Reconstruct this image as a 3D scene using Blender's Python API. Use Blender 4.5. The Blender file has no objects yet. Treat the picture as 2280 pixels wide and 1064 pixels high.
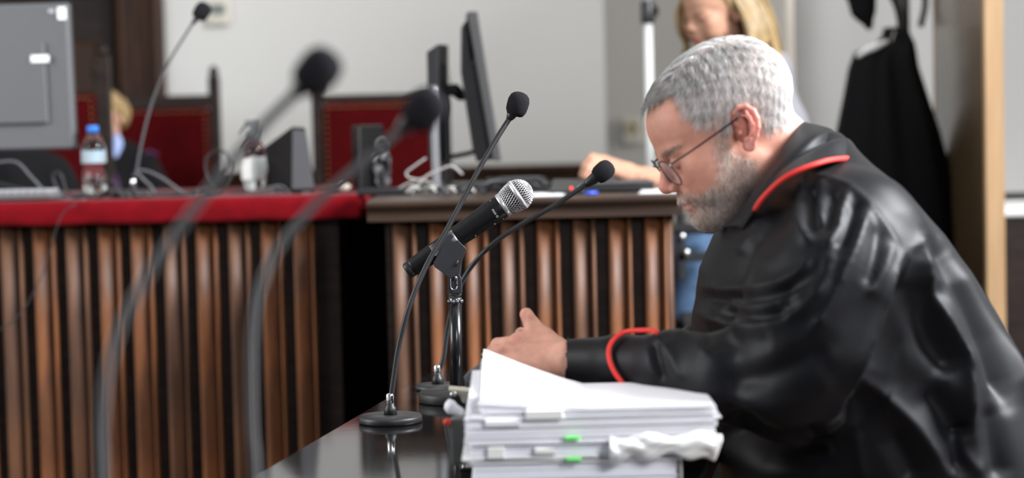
import bpy, math, random
import numpy as np
from mathutils import Vector, Matrix
random.seed(7); rng = np.random.default_rng(7)
scene = bpy.context.scene
col = scene.collection

# ------------------------------------------------------------------ camera
FPX = 4500.0
CAM = np.array([0.0, 0.0, 1.2])
pit, rol = math.radians(3.4), math.radians(1.35)
cf = np.array([0, math.cos(pit), -math.sin(pit)])
cu0 = np.array([0, math.sin(pit), math.cos(pit)]); cr0 = np.array([1.0, 0, 0])
cr = math.cos(rol)*cr0 - math.sin(rol)*cu0
cu = math.sin(rol)*cr0 + math.cos(rol)*cu0
cd = bpy.data.cameras.new('camera'); cam = bpy.data.objects.new('camera', cd); col.objects.link(cam)
cam.matrix_world = Matrix(((cr[0], cu[0], -cf[0], CAM[0]), (cr[1], cu[1], -cf[1], CAM[1]), (cr[2], cu[2], -cf[2], CAM[2]), (0, 0, 0, 1)))
cd.sensor_width = 36; cd.lens = FPX/2280*36
cd.clip_start = 0.05; cd.clip_end = 60
cd.dof.use_dof = True; cd.dof.focus_distance = 3.10; cd.dof.aperture_fstop = 2.75
scene.camera = cam

# ------------------------------------------------------------------ light
world = bpy.data.worlds.new('world'); scene.world = world; world.use_nodes = True
bg = world.node_tree.nodes['Background']; bg.inputs[0].default_value = (0.80, 0.86, 1.0, 1); bg.inputs[1].default_value = 0.20
def area(name, loc, target, sx, sy, power, color):
    l = bpy.data.lights.new(name, 'AREA'); l.shape = 'RECTANGLE'; l.size = sx; l.size_y = sy
    l.energy = power; l.color = color
    o = bpy.data.objects.new(name, l); col.objects.link(o); o.location = loc
    o.rotation_euler = (Vector(target)-Vector(loc)).to_track_quat('-Z', 'Y').to_euler()
    return o
area('window_daylight_right', (3.2, 2.7, 3.1), (0.65, 2.6, 1.0), 1.4, 1.5, 430, (0.95, 0.97, 1.0))
area('front_fill_light', (1.9, -0.6, 2.7), (0.3, 2.6, 0.9), 1.3, 1.3, 75, (0.97, 0.98, 1.0))  # added fill lamp behind the camera, brightens paper fronts and face
area('window_daylight_left', (-3.6, 3.0, 2.1), (0.2, 4.8, 0.8), 1.8, 2.0, 85, (0.96, 0.98, 1.0))
area('back_wall_fill_light', (1.0, 6.3, 3.55), (-.3, 8.3, 1.5), 2.4, 1.2, 42, (1.0, 0.99, 0.96))  # added lamp below the ceiling to brighten the back wall
area('recess_fill_light', (3.9, 8.1, 2.0), (0.9, 8.8, 1.6), 1.6, 1.8, 85, (1.0, 0.98, 0.95))  # added side lamp that lifts the dim recess wall
scene.view_settings.view_transform = 'Standard'; scene.view_settings.look = 'None'
scene.view_settings.gamma = 1.0; scene.view_settings.use_curve_mapping = False
scene.view_settings.exposure = 0.45

# ------------------------------------------------------------------ helpers
def P(px, py, Y):
    """point seen at photo pixel (px,py) whose distance into the room is Y"""
    d = cf + (px-1140)/FPX*cr - (py-532)/FPX*cu
    return CAM + d*(Y/d[1])
def PZ(px, py, z):
    d = cf + (px-1140)/FPX*cr - (py-532)/FPX*cu
    return CAM + d*((z-CAM[2])/d[2])
def proj(V):
    R = V - CAM
    w = R@cf
    return 1140+FPX*(R@cr)/w, 532-FPX*(R@cu)/w
def nodes_of(m):
    m.use_nodes = True; nt = m.node_tree
    return nt, nt.nodes['Principled BSDF']
MATS = {}
def mat(name, c, rough=0.5, metal=0.0, spec=0.5, noise=0.0, nscale=20, bump=0.0, bscale=200, sheen=0, trans=0, stretch=None, c2=None, coat=0, attr=None, sss=0, alpha=1, ior=1.45, emis=None):
    if name in MATS: return MATS[name]
    m = bpy.data.materials.new(name); nt, b = nodes_of(m); MATS[name] = m
    b.inputs['Base Color'].default_value = (*c, 1); b.inputs['Roughness'].default_value = rough
    b.inputs['Metallic'].default_value = metal; b.inputs['Specular IOR Level'].default_value = spec
    b.inputs['IOR'].default_value = ior
    if sheen: b.inputs['Sheen Weight'].default_value = sheen; b.inputs['Sheen Roughness'].default_value = 0.4
    if trans: b.inputs['Transmission Weight'].default_value = trans
    if coat: b.inputs['Coat Weight'].default_value = coat; b.inputs['Coat Roughness'].default_value = 0.05
    if sss:
        b.inputs['Subsurface Weight'].default_value = sss; b.inputs['Subsurface Radius'].default_value = (1, .3, .15); b.inputs['Subsurface Scale'].default_value = 0.012
    if alpha < 1: b.inputs['Alpha'].default_value = alpha
    if emis: b.inputs['Emission Color'].default_value = (*emis[0], 1); b.inputs['Emission Strength'].default_value = emis[1]
    tc = nt.nodes.new('ShaderNodeTexCoord'); mp = nt.nodes.new('ShaderNodeMapping'); nt.links.new(tc.outputs['Object'], mp.inputs[0])
    if stretch: mp.inputs['Scale'].default_value = stretch
    src = None
    if attr:
        a = nt.nodes.new('ShaderNodeAttribute'); a.attribute_name = attr; src = a.outputs['Color']
    if noise or c2:
        n = nt.nodes.new('ShaderNodeTexNoise'); n.inputs['Scale'].default_value = nscale; n.inputs['Detail'].default_value = 5
        nt.links.new(mp.outputs[0], n.inputs['Vector'])
        mx = nt.nodes.new('ShaderNodeMix'); mx.data_type = 'RGBA'
        ramp = nt.nodes.new('ShaderNodeMapRange'); ramp.inputs['From Min'].default_value = 0.32; ramp.inputs['From Max'].default_value = 0.68
        nt.links.new(n.outputs['Fac'], ramp.inputs['Value']); nt.links.new(ramp.outputs[0], mx.inputs['Factor'])
        if src is not None:
            mx.blend_type = 'MULTIPLY'
            mx.inputs['Factor'].default_value = 1
            g = nt.nodes.new('ShaderNodeMapRange'); g.inputs['From Min'].default_value = .3; g.inputs['From Max'].default_value = .7
            g.inputs['To Min'].default_value = 1-noise; g.inputs['To Max'].default_value = 1+noise*.5
            nt.links.new(n.outputs['Fac'], g.inputs['Value'])
            for l in list(mx.inputs['Factor'].links): nt.links.remove(l)
            nt.links.new(src, mx.inputs['A']); nt.links.new(g.outputs[0], mx.inputs['B'])
        else:
            mx.inputs['A'].default_value = (*c, 1)
            mx.inputs['B'].default_value = (*(c2 if c2 else tuple(x*(1-noise) for x in c)), 1)
        src = mx.outputs['Result']
    if src is not None: nt.links.new(src, b.inputs['Base Color'])
    if bump:
        n2 = nt.nodes.new('ShaderNodeTexNoise'); n2.inputs['Scale'].default_value = bscale; n2.inputs['Detail'].default_value = 3
        nt.links.new(mp.outputs[0], n2.inputs['Vector'])
        bp = nt.nodes.new('ShaderNodeBump'); bp.inputs['Strength'].default_value = bump; bp.inputs['Distance'].default_value = 0.002
        nt.links.new(n2.outputs['Fac'], bp.inputs['Height']); nt.links.new(bp.outputs[0], b.inputs['Normal'])
    return m

BASE = {}
def root(name, label, cat, loc, group=None):
    o = bpy.data.objects.new(name, None); o.empty_display_size = 0.05; col.objects.link(o)
    o.location = loc; o['label'] = label; o['category'] = cat
    if group: o['group'] = group
    BASE[o.name] = np.array(loc, float)
    return o
def link(name, V, F, m, parent=None, smooth=True, label=None, cat=None, group=None, kind=None, colr=None, auto=None):
    """ONE mesh object from world-space vertices"""
    V = np.asarray(V, float)
    if parent is not None: org = BASE[parent.name]
    else: org = np.array([V[:, 0].mean(), V[:, 1].mean(), V[:, 2].min()])
    me = bpy.data.meshes.new(name)
    me.from_pydata((V-org).tolist(), [], F if isinstance(F, list) else F.tolist())
    if smooth: me.polygons.foreach_set('use_smooth', [True]*len(me.polygons))
    if m is not None: me.materials.append(m)
    if colr is not None:
        a = me.color_attributes.new('Col', 'FLOAT_COLOR', 'POINT')
        cc = np.ones((len(V), 4), np.float32); cc[:, :3] = colr; a.data.foreach_set('color', cc.ravel())
    if auto is not None:
        me.set_sharp_from_angle(angle=math.radians(auto))
    me.update()
    o = bpy.data.objects.new(name, me); col.objects.link(o)
    if parent is not None: o.parent = parent
    else: o.location = org
    BASE[o.name] = org
    if label: o['label'] = label
    if cat: o['category'] = cat
    if group: o['group'] = group
    if kind: o['kind'] = kind
    return o
def join(parts):
    V = []; F = []; n = 0
    for v, f in parts:
        V.append(np.asarray(v, float)); F += [[i+n for i in q] for q in (f if isinstance(f, list) else f.tolist())]; n += len(v)
    return np.concatenate(V), F
def box(c, s, R=None, bev=0.0):
    """box centre c, full size s, optional 3x3 rotation, chamfered edges"""
    c = np.array(c, float); h = np.array(s, float)/2
    if bev <= 0:
        V = np.array([[x, y, z] for x in (-1, 1) for y in (-1, 1) for z in (-1, 1)], float)*h
        F = [[0, 1, 3, 2], [4, 6, 7, 5], [0, 4, 5, 1], [2, 3, 7, 6], [0, 2, 6, 4], [1, 5, 7, 3]]
    else:
        bev = min(bev, min(h)*0.95); V = []; idx = {}
        for x in (-1, 1):
            for y in (-1, 1):
                for z in (-1, 1):
                    for a in range(3):
                        v = np.array([x*(h[0]-bev), y*(h[1]-bev), z*(h[2]-bev)]); v[a] = (x, y, z)[a]*h[a]
                        idx[(x, y, z, a)] = len(V); V.append(v)
        V = np.array(V); F = []
        for a in range(3):
            b, d = (a+1) % 3, (a+2) % 3
            for sg in (-1, 1):
                q = []
                for sb, sd in ((-1, -1), (1, -1), (1, 1), (-1, 1)):
                    k = [0, 0, 0]; k[a] = sg; k[b] = sb; k[d] = sd; q.append(idx[(*k, a)])
                F.append(q if sg > 0 else q[::-1])
            for sb in (-1, 1):
                for sd in (-1, 1):
                    k0 = [0, 0, 0]; k1 = [0, 0, 0]; k0[a] = -1; k1[a] = 1
                    for k in (k0, k1): k[b] = sb; k[d] = sd
                    q = [idx[(*k0, b)], idx[(*k1, b)], idx[(*k1, d)], idx[(*k0, d)]]
                    F.append(q if sb*sd > 0 else q[::-1])
        for x in (-1, 1):
            for y in (-1, 1):
                for z in (-1, 1):
                    q = [idx[(x, y, z, 0)], idx[(x, y, z, 1)], idx[(x, y, z, 2)]]
                    F.append(q if x*y*z > 0 else q[::-1])
    if R is not None: V = V@np.array(R).T
    return V+c, F
def rotz(a): c, s = math.cos(a), math.sin(a); return np.array([[c, -s, 0], [s, c, 0], [0, 0, 1]])
def roty(a): c, s = math.cos(a), math.sin(a); return np.array([[c, 0, s], [0, 1, 0], [-s, 0, c]])
def rotx(a): c, s = math.cos(a), math.sin(a); return np.array([[1, 0, 0], [0, c, -s], [0, s, c]])
def frame(d):
    d = np.array(d, float); d /= np.linalg.norm(d)
    a = np.array([0, 0, 1.0]) if abs(d[2]) < .9 else np.array([1.0, 0, 0])
    u = np.cross(a, d); u /= np.linalg.norm(u); return u, np.cross(d, u), d
def lathe(prof, org, axis=(0, 0, 1), n=24, cap=True):
    """prof list of (r, h) along the axis from org"""
    u, v, d = frame(axis); org = np.array(org, float)
    t = np.linspace(0, 2*math.pi, n, endpoint=False)
    V = np.concatenate([org+d*h+r*(np.cos(t)[:, None]*u+np.sin(t)[:, None]*v) for r, h in prof])
    F = [[i*n+j, i*n+(j+1) % n, (i+1)*n+(j+1) % n, (i+1)*n+j] for i in range(len(prof)-1) for j in range(n)]
    if cap:
        F.append([j for j in range(n)][::-1]); F.append([(len(prof)-1)*n+j for j in range(n)])
    return V, F
def spline(pts, per=8):
    p = np.array(pts, float); p = np.vstack([2*p[0]-p[1], p, 2*p[-1]-p[-2]]); out = []
    for i in range(1, len(p)-2):
        for t in np.linspace(0, 1, per, endpoint=False):
            out.append(.5*((2*p[i])+(-p[i-1]+p[i+1])*t+(2*p[i-1]-5*p[i]+4*p[i+1]-p[i+2])*t*t+(-p[i-1]+3*p[i]-3*p[i+1]+p[i+2])*t**3))
    out.append(p[-2]); return np.array(out)
def tube(pts, r, n=8, per=8, smooth=True, cap=True):
    c = spline(pts, per) if smooth else np.array(pts, float)
    m = len(c)
    rr = np.interp(np.linspace(0, 1, m), np.linspace(0, 1, len(r)), r) if hasattr(r, '__len__') else np.full(m, r)
    T = np.gradient(c, axis=0); T /= np.linalg.norm(T, axis=1)[:, None]+1e-12
    u, _, _ = frame(T[0]); V = []
    t = np.linspace(0, 2*math.pi, n, endpoint=False)
    for i in range(m):
        u = u-T[i]*(u@T[i]); u /= np.linalg.norm(u); w = np.cross(T[i], u)
        V.append(c[i]+rr[i]*(np.cos(t)[:, None]*u+np.sin(t)[:, None]*w))
    V = np.concatenate(V)
    F = [[i*n+j, i*n+(j+1) % n, (i+1)*n+(j+1) % n, (i+1)*n+j] for i in range(m-1) for j in range(n)]
    if cap: F.append(list(range(n))[::-1]); F.append([(m-1)*n+j for j in range(n)])
    return V, F
def prism(poly, ymin, ymax):
    """polygon in X-Z extruded along Y"""
    p = np.array(poly, float); n = len(p)
    V = np.vstack([np.c_[p[:, 0], np.full(n, ymin), p[:, 1]], np.c_[p[:, 0], np.full(n, ymax), p[:, 1]]])
    F = [list(range(n)), list(range(n, 2*n))[::-1]]+[[i, i+n, (i+1) % n+n, (i+1) % n] for i in range(n)]
    return V, F
def bevel(o, w, seg=2):
    md = o.modifiers.new('bevel', 'BEVEL'); md.width = w; md.segments = seg; md.limit_method = 'ANGLE'
    return o
def text(name, s, size, M, m, parent, depth=0.0004):
    cu_ = bpy.data.curves.new(name, 'FONT'); cu_.body = s; cu_.size = size; cu_.extrude = depth; cu_.align_x = 'CENTER'; cu_.align_y = 'CENTER'
    o = bpy.data.objects.new(name, cu_); col.objects.link(o)
    dg = bpy.context.evaluated_depsgraph_get(); me = bpy.data.meshes.new_from_object(o.evaluated_get(dg))
    bpy.data.objects.remove(o); me.materials.clear(); me.materials.append(m)
    V = np.array([v.co for v in me.vertices]); V = V@np.array(M)[:3, :3].T+np.array(M)[:3, 3]
    F = [list(p.vertices) for p in me.polygons]
    return link(name, V, F, m, parent, smooth=False)

# ---- implicit sculpting: smooth unions on a grid, meshed with surface nets
class Field:
    def __init__(s, lo, hi, h):
        s.lo = np.array(lo, float); s.h = h
        s.n = np.ceil((np.array(hi)-s.lo)/h).astype(int)+1
        s.F = np.full(s.n, 1.0, np.float32)
    def _slc(s, lo, hi):
        a = np.clip(np.floor((np.array(lo)-s.lo)/s.h).astype(int), 0, s.n-1); b = np.clip(np.ceil((np.array(hi)-s.lo)/s.h).astype(int)+1, 1, s.n)
        return a, b
    def _grid(s, a, b):
        return [((s.lo[i]+s.h*np.arange(a[i], b[i])).astype(np.float32)).reshape([-1 if j == i else 1 for j in range(3)]) for i in range(3)]
    def apply(s, lo, hi, fn, k=0.01, op='add'):
        a, b = s._slc(np.array(lo)-2.5*k-3*s.h, np.array(hi)+2.5*k+3*s.h)
        if (b <= a).any(): return
        x, y, z = s._grid(a, b); d = fn(x, y, z)
        sl = tuple(slice(a[i], b[i]) for i in range(3)); c = s.F[sl]
        if op == 'add':
            h = np.clip(.5+.5*(c-d)/k, 0, 1); s.F[sl] = c*(1-h)+d*h-k*h*(1-h)
        else:
            h = np.clip(.5-.5*(c+d)/k, 0, 1); s.F[sl] = c*(1-h)-d*h+k*h*(1-h)
    def ell(s, c, r, k=0.01, R=None, op='add'):
        c = np.array(c, float); r = np.array(r, float)*np.ones(3); m = r.max()
        def fn(x, y, z):
            p = [x-c[0], y-c[1], z-c[2]]
            if R is not None: p = [sum(R[j][i]*p[j] for j in range(3)) for i in range(3)]
            k0 = np.sqrt(sum((p[i]/r[i])**2 for i in range(3)))+1e-6; k1 = np.sqrt(sum((p[i]/r[i]**2)**2 for i in range(3)))+1e-6
            return k0*(k0-1)/k1
        s.apply(c-m, c+m, fn, k, op)
    def cone(s, a, b, ra, rb, k=0.01, sc=(1, 1, 1), op='add'):
        sc = np.array(sc, float)
        a = np.array(a, float); b = np.array(b, float); m = max(ra, rb)
        A = a/sc; B = b/sc; ba = B-A; l2 = max(ba@ba, 1e-12)
        def fn(x, y, z):
            p = [x/sc[0]-A[0], y/sc[1]-A[1], z/sc[2]-A[2]]
            t = np.clip(sum(p[i]*ba[i] for i in range(3))/l2, 0, 1)
            return np.sqrt(sum((p[i]-ba[i]*t)**2 for i in range(3)))-(ra+(rb-ra)*t)
        s.apply(np.minimum(a, b)-m*sc, np.maximum(a, b)+m*sc, fn, k, op)
    def path(s, pts, rs, k=0.008, op='add', sc=(1, 1, 1)):
        for i in range(len(pts)-1): s.cone(pts[i], pts[i+1], rs[i], rs[i+1], k, sc, op)
    def mesh(s, smooth=1):
        F = s.F; S = F < 0
        off = [(i, j, k) for i in (0, 1) for j in (0, 1) for k in (0, 1)]
        n = s.n-1
        cnt = sum(S[i:i+n[0], j:j+n[1], k:k+n[2]].astype(np.int8) for i, j, k in off)
        idx = np.argwhere((cnt > 0) & (cnt < 8)); ids = np.full(n, -1, np.int32); ids[tuple(idx.T)] = np.arange(len(idx))
        val = {o: F[idx[:, 0]+o[0], idx[:, 1]+o[1], idx[:, 2]+o[2]] for o in off}
        acc = np.zeros((len(idx), 3)); c = np.zeros(len(idx))
        for ax in range(3):
            for o in off:
                if o[ax]: continue
                o2 = list(o); o2[ax] = 1; o2 = tuple(o2); A, B = val[o], val[o2]; m = (A < 0) != (B < 0)
                t = np.where(m, A/np.where(m, A-B, 1), 0)
                p = np.zeros((len(idx), 3)); p[:] = o; p[:, ax] = t
                acc[m] += p[m]; c[m] += 1
        V = s.lo+s.h*(idx+acc/c[:, None])
        Q = []
        for ax in range(3):
            b1, b2 = (ax+1) % 3, (ax+2) % 3
            sa = [slice(None)]*3; sb = [slice(None)]*3; sa[ax] = slice(0, -1); sb[ax] = slice(1, None)
            e = S[tuple(sa)] != S[tuple(sb)]; first = S[tuple(sa)]
            pt = np.argwhere(e)
            pt = pt[(pt[:, b1] > 0) & (pt[:, b2] > 0) & (pt[:, b1] < s.n[b1]-1) & (pt[:, b2] < s.n[b2]-1)]
            q = []
            for d1, d2 in ((-1, -1), (0, -1), (0, 0), (-1, 0)):
                w = pt.copy(); w[:, b1] += d1; w[:, b2] += d2; q.append(ids[tuple(w.T)])
            q = np.stack(q, 1); fl = ~first[tuple(pt.T)]
            q[fl] = q[fl][:, ::-1]; Q.append(q)
        Q = np.concatenate(Q); Q = Q[(Q >= 0).all(1)]
        for _ in range(smooth): V = relax(V, Q)
        return V, Q
def relax(V, Q, w=0.5):
    acc = np.zeros_like(V); c = np.zeros(len(V))
    for i in range(Q.shape[1]):
        a, b = Q[:, i], Q[:, (i+1) % Q.shape[1]]
        for ax in range(3):
            acc[:, ax] += np.bincount(a, V[b, ax], len(V))+np.bincount(b, V[a, ax], len(V))
        c += np.bincount(a, None, len(V))+np.bincount(b, None, len(V))
    return V*(1-w)+w*acc/np.maximum(c, 1)[:, None]
def vnormals(V, Q):
    n = np.cross(V[Q[:, 2]]-V[Q[:, 0]], V[Q[:, 3]]-V[Q[:, 1]]); N = np.zeros_like(V)
    for i in range(4):
        for ax in range(3): N[:, ax] += np.bincount(Q[:, i], n[:, ax], len(V))
    return N/(np.linalg.norm(N, axis=1)[:, None]+1e-12)
def inpoly(x, y, poly):
    r = np.zeros(len(x), bool); n = len(poly)
    for i in range(n):
        x1, y1 = poly[i]; x2, y2 = poly[(i+1) % n]
        c = ((y1 > y) != (y2 > y)) & (x < (x2-x1)*(y-y1)/((y2-y1) if y2 != y1 else 1e-9)+x1)
        r ^= c
    return r
def polyline_d(x, y, pts):
    """distance to an image polyline and the position along it (0..1)"""
    best = np.full(len(x), 1e9); tt = np.zeros(len(x)); pts = np.array(pts, float)
    L = np.r_[0, np.cumsum(np.hypot(*np.diff(pts, axis=0).T))]
    for i in range(len(pts)-1):
        a, b = pts[i], pts[i+1]; d = b-a; l2 = d@d
        t = np.clip(((x-a[0])*d[0]+(y-a[1])*d[1])/l2, 0, 1)
        q = np.hypot(x-a[0]-d[0]*t, y-a[1]-d[1]*t); m = q < best
        best[m] = q[m]; tt[m] = (L[i]+t[m]*(L[i+1]-L[i]))/L[-1]
    return best, tt
def strands(rootp, nrm, dirs, L, lift, R, rad, seg=4):
    """thin tapering hairs: 3-sided tubes"""
    n = len(rootp); rad = rad*np.ones(n); T = dirs-nrm*(dirs*nrm).sum(1)[:, None]; T /= np.linalg.norm(T, axis=1)[:, None]+1e-9
    B = np.cross(nrm, T); Vs = []
    for i in range(seg+1):
        s = i/seg; l = L*s
        c = rootp+T*l[:, None]+nrm*(lift*(1-(1-s)**2)-l*l/(2*R))[:, None]
        r = rad*(1-0.75*s)
        for k in range(3):
            a = 2*math.pi*k/3; Vs.append(c+(math.cos(a)*nrm+math.sin(a)*B)*r[:, None])
    V = np.stack(Vs, 1).reshape(-1, 3); per = 3*(seg+1)
    f = [[i*3+k, i*3+(k+1) % 3, (i+1)*3+(k+1) % 3, (i+1)*3+k] for i in range(seg) for k in range(3)]
    F = (np.array(f)[None]+(np.arange(n)*per)[:, None, None]).reshape(-1, 4)
    return V, F, per

# ------------------------------------------------------------------ materials
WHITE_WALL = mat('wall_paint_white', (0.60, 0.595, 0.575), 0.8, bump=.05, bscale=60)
SHADED_WALL = mat('wall_paint_shaded', (0.44, 0.43, 0.41), 0.8, bump=.05, bscale=60)  # grey puts the shade of the recess into the wall colour
WOOD_RED = mat('walnut_slat', (0.22, 0.082, 0.030), 0.5, noise=.1, nscale=9, c2=(0.04, 0.02, 0.014), stretch=(3, 3, .45), bump=.15, bscale=60, spec=.3)
WOOD_MID = mat('walnut_slat_dull', (0.13, 0.058, 0.028), 0.5, nscale=8, c2=(0.032, 0.02, 0.017), stretch=(3, 3, .4), bump=.15, bscale=60, spec=.3)
WOOD_DARK = mat('walnut_dark', (0.022, 0.012, 0.008), 0.55, nscale=10, c2=(0.008, 0.005, 0.0045), stretch=(1, 6, 6), spec=.25)
WOOD_TOP = mat('walnut_top', (0.05, 0.028, 0.018), 0.4, nscale=6, c2=(0.018, 0.012, 0.01), stretch=(.5, 8, 8), spec=.35)
WOOD_DOOR = mat('door_wood', (0.05, 0.02, 0.009), 0.5, nscale=7, c2=(0.018, 0.008, 0.005), stretch=(8, 8, .6), spec=.25)
WOOD_LIGHT = mat('light_beech', (0.34, 0.215, 0.11), 0.5, nscale=8, c2=(0.27, 0.165, 0.08), stretch=(8, 8, .5))
VENEER = mat('brown_veneer', (0.15, 0.10, 0.055), 0.22, nscale=6, c2=(0.11, 0.075, 0.04), stretch=(8, 8, .5), spec=.6)
GREYM = mat('painted_grey', (0.30, 0.29, 0.28), 0.6)
FLOOR = mat('floor_oak', (0.07, 0.045, 0.03), 0.5, nscale=5, c2=(0.05, 0.03, 0.02), stretch=(8, 1, 1))
VELVET = mat('red_velvet', (0.15, 0.0015, 0.005), 0.9, noise=.25, nscale=25, sheen=.08, bump=.1, bscale=300, spec=.1)
VELVET_CH = mat('dark_red_velvet', (0.055, 0.0006, 0.0015), 0.9, noise=.25, nscale=18, sheen=.0, spec=.1)
CLOTH_BLACK = mat('black_wool', (0.007, 0.007, 0.008), 0.85, spec=.12)
BLACKP = mat('black_plastic', (0.014, 0.014, 0.015), 0.4)
BLACKM = mat('black_matt_metal', (0.012, 0.012, 0.013), 0.45, spec=.5)
FOAM = mat('black_foam', (0.016, 0.016, 0.019), 1.0, bump=1.0, bscale=900, spec=.15)
DGREY = mat('dark_grey_plastic', (0.045, 0.045, 0.05), 0.5)
GREYP = mat('grey_casing', (0.11, 0.113, 0.12), 0.5, noise=.06, nscale=150)
SILVER = mat('brushed_silver', (0.55, 0.55, 0.55), 0.3, metal=1)
CHROME = mat('chrome', (0.8, 0.8, 0.8), 0.12, metal=1)
WHITEP = mat('white_plastic', (0.8, 0.8, 0.8), 0.5)
CABLE = mat('black_cable', (0.02, 0.02, 0.022), 0.45)
CABLE_G = mat('grey_cable', (0.33, 0.32, 0.30), 0.5)
BRASS = mat('aged_brass', (0.6, 0.45, 0.22), 0.35, metal=1)
GLASS = mat('clear_plastic', (0.95, 0.97, 0.97), 0.06, trans=1.0, ior=1.25)
BEIGE = mat('beige_plastic', (0.62, 0.59, 0.50), 0.5)
LCD = mat('lcd_grey', (0.16, 0.18, 0.18), 0.3)
BLUECAP = mat('blue_cap', (0.02, 0.17, 0.62), 0.4)

# ------------------------------------------------------------------ room
def structure(name, V, F, m, parent=None, smooth=False):
    o = link(name, V, F, m, parent, smooth=smooth)
    if parent is None: o['kind'] = 'structure'
    return o
structure('floor', *box((0, 4, -.05), (8, 10.6, .1)), FLOOR)
xl = P(378, 400, 8.3)[0]; xr = P(1352, 400, 8.3)[0]
wb = structure('wall_back', *box(((xl+xr)/2, 8.4, 1.9), (xr-xl, .2, 3.8)), WHITE_WALL)
structure('wall_recess', *box((2.2, 9.2, 1.9), (3.7, .1, 3.8)), SHADED_WALL)
structure('wall_left', *box((-4.05, 4, 1.9), (.1, 10.6, 3.8)), WHITE_WALL)
structure('wall_right', *box((4.05, 4, 1.9), (.1, 10.6, 3.8)), SHADED_WALL)
structure('ceiling', *box((0, 5.6, 3.85), (8, 7.3, .1)), WHITE_WALL)
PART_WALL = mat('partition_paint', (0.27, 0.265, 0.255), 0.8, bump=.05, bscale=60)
xp = P(1762, 300, 6.9)[0]
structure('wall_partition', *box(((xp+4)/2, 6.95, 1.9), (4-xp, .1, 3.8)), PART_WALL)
structure('trim_1', *box((xp-.008, 6.87, 1.9), (.026, .10, 3.8), bev=.004), mat('cream_trim', (.78, .70, .62), .4))
# dark wooden door and its casing at the left
xd = P(265, 200, 8.3)[0]
structure('wall_panelled', *box(((-4+xl)/2, 8.45, 1.9), (4+xl, .1, 3.8)), WOOD_DARK)
dr = structure('door_1', *box((xd-.52, 8.38, 1.25), (1.0, .05, 2.5), bev=.01), WOOD_DARK)
for k, zz in enumerate((.45, 1.25, 2.05)):
    for s_ in (-.24, .24):
        link('door_panel', *box((xd-.52+s_, 8.35, zz), (.36, .03, .62), bev=.012), WOOD_DOOR, dr, smooth=False)
tr = structure('trim_2', *box(((xd+xl)/2, 8.33, 1.9), (xl-xd, .14, 3.8), bev=.01), WOOD_DOOR)
for q, w in ((.12, .02), (.42, .03), (.62, .018), (.86, .05)):
    link('moulding', *tube([(xd+(xl-xd)*q, 8.255, z) for z in (.05, 1.9, 3.75)], w/2, 8, 2), WOOD_DOOR, tr)
# wainscot
zt = P(1100, 376, 8.3)[2]
wn = structure('trim_3', *box(((xl+xr)/2, 8.27, zt/2), (xr-xl, .05, zt)), WOOD_DOOR)
link('cap_rail', *box(((xl+xr)/2, 8.25, zt), (xr-xl, .09, .03), bev=.01), WOOD_DOOR, wn, smooth=False)
# thermostat
t0 = P(486, 28, 8.28)
th = root('thermostat', 'beige thermostat with grey display on the white wall', 'thermostat', t0)
link('casing', *box(t0, (.095, .03, .10), bev=.008), BEIGE, th, smooth=False)
link('display', *box(t0+[0, -.017, .012], (.06, .006, .045), bev=.002), LCD, th, smooth=False)
link('button', *lathe([(.007, 0), (.007, .006), (.004, .008)], t0+[0, -.015, -.032], (0, -1, 0), 12), BEIGE, th)
# wall socket in the recess
t0 = P(1408, 290, 9.12)
th = root('wall_socket', 'pale round wall socket low on the grey recess wall', 'socket', t0)
link('face_plate', *box(t0, (.09, .02, .12), bev=.006), mat('cream_plastic', (.50, .48, .42), .5), th, smooth=False)
link('socket_well', *lathe([(.028, 0), (.028, .008), (.02, .009), (.018, .002)], t0+[0, -.01, .01], (0, -1, 0), 20), mat('well', (.35, .30, .2), .6), th)
# white floor-stand pole
a = P(1440, 25, 5.9); b = P(1449, 375, 5.9)
ps = root('metal_stand', 'tall white metal pole with black clamp behind the fair-haired woman', 'stand', (b[0], 5.9, 0))
xx = b[0]
link('lower_pole', *lathe([(.0125, .06), (.0125, a[2]-.03)], (xx, 5.9, 0), n=16), mat('white_metal', (.6, .62, .6), .35), ps)
link('upper_pole', *lathe([(.0085, a[2]), (.0085, 2.3)], (xx, 5.9, 0), n=16), mat('white_metal', ()), ps)
link('clamp', *join([lathe([(.019, a[2]-.035), (.021, a[2]-.03), (.021, a[2]+.025), (.018, a[2]+.03)], (xx, 5.9, 0), n=18), box((xx+.02, 5.9, a[2]), (.022, .012, .03), bev=.003)]), BLACKP, ps)
for k in range(3):
    an = k*2.09+.4
    link('leg', *tube([(xx, 5.9, .35), (xx+.3*math.cos(an), 5.9+.3*math.sin(an), .012)], .009, 8, 1, False), BLACKP, ps)
# open door leaf with light wood edge
e0 = P(2213, 500, 5.4)[0]; h0 = P(2103, 300, 6.22)[0]
hd_ = np.array([h0-e0, .82]); hl = np.linalg.norm(hd_); ang = math.atan2(hd_[1], hd_[0])
mid = np.array([(e0+h0)/2, 5.81, 1.3])
dl = structure('door_2', *box(mid, (hl, .052, 2.5), rotz(ang), .003), VENEER)
link('door_edge', *box((e0, 5.395, 1.3), (.052, .03, 2.5), rotz(ang-math.pi/2), .004), WOOD_LIGHT, dl, smooth=False)
link('hinge_trim', *box((h0-.012, 6.25, 1.3), (.022, .03, 2.5), None, .004), mat('brown_trim', (.36, .22, .10), .5), dl, smooth=False)
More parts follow.
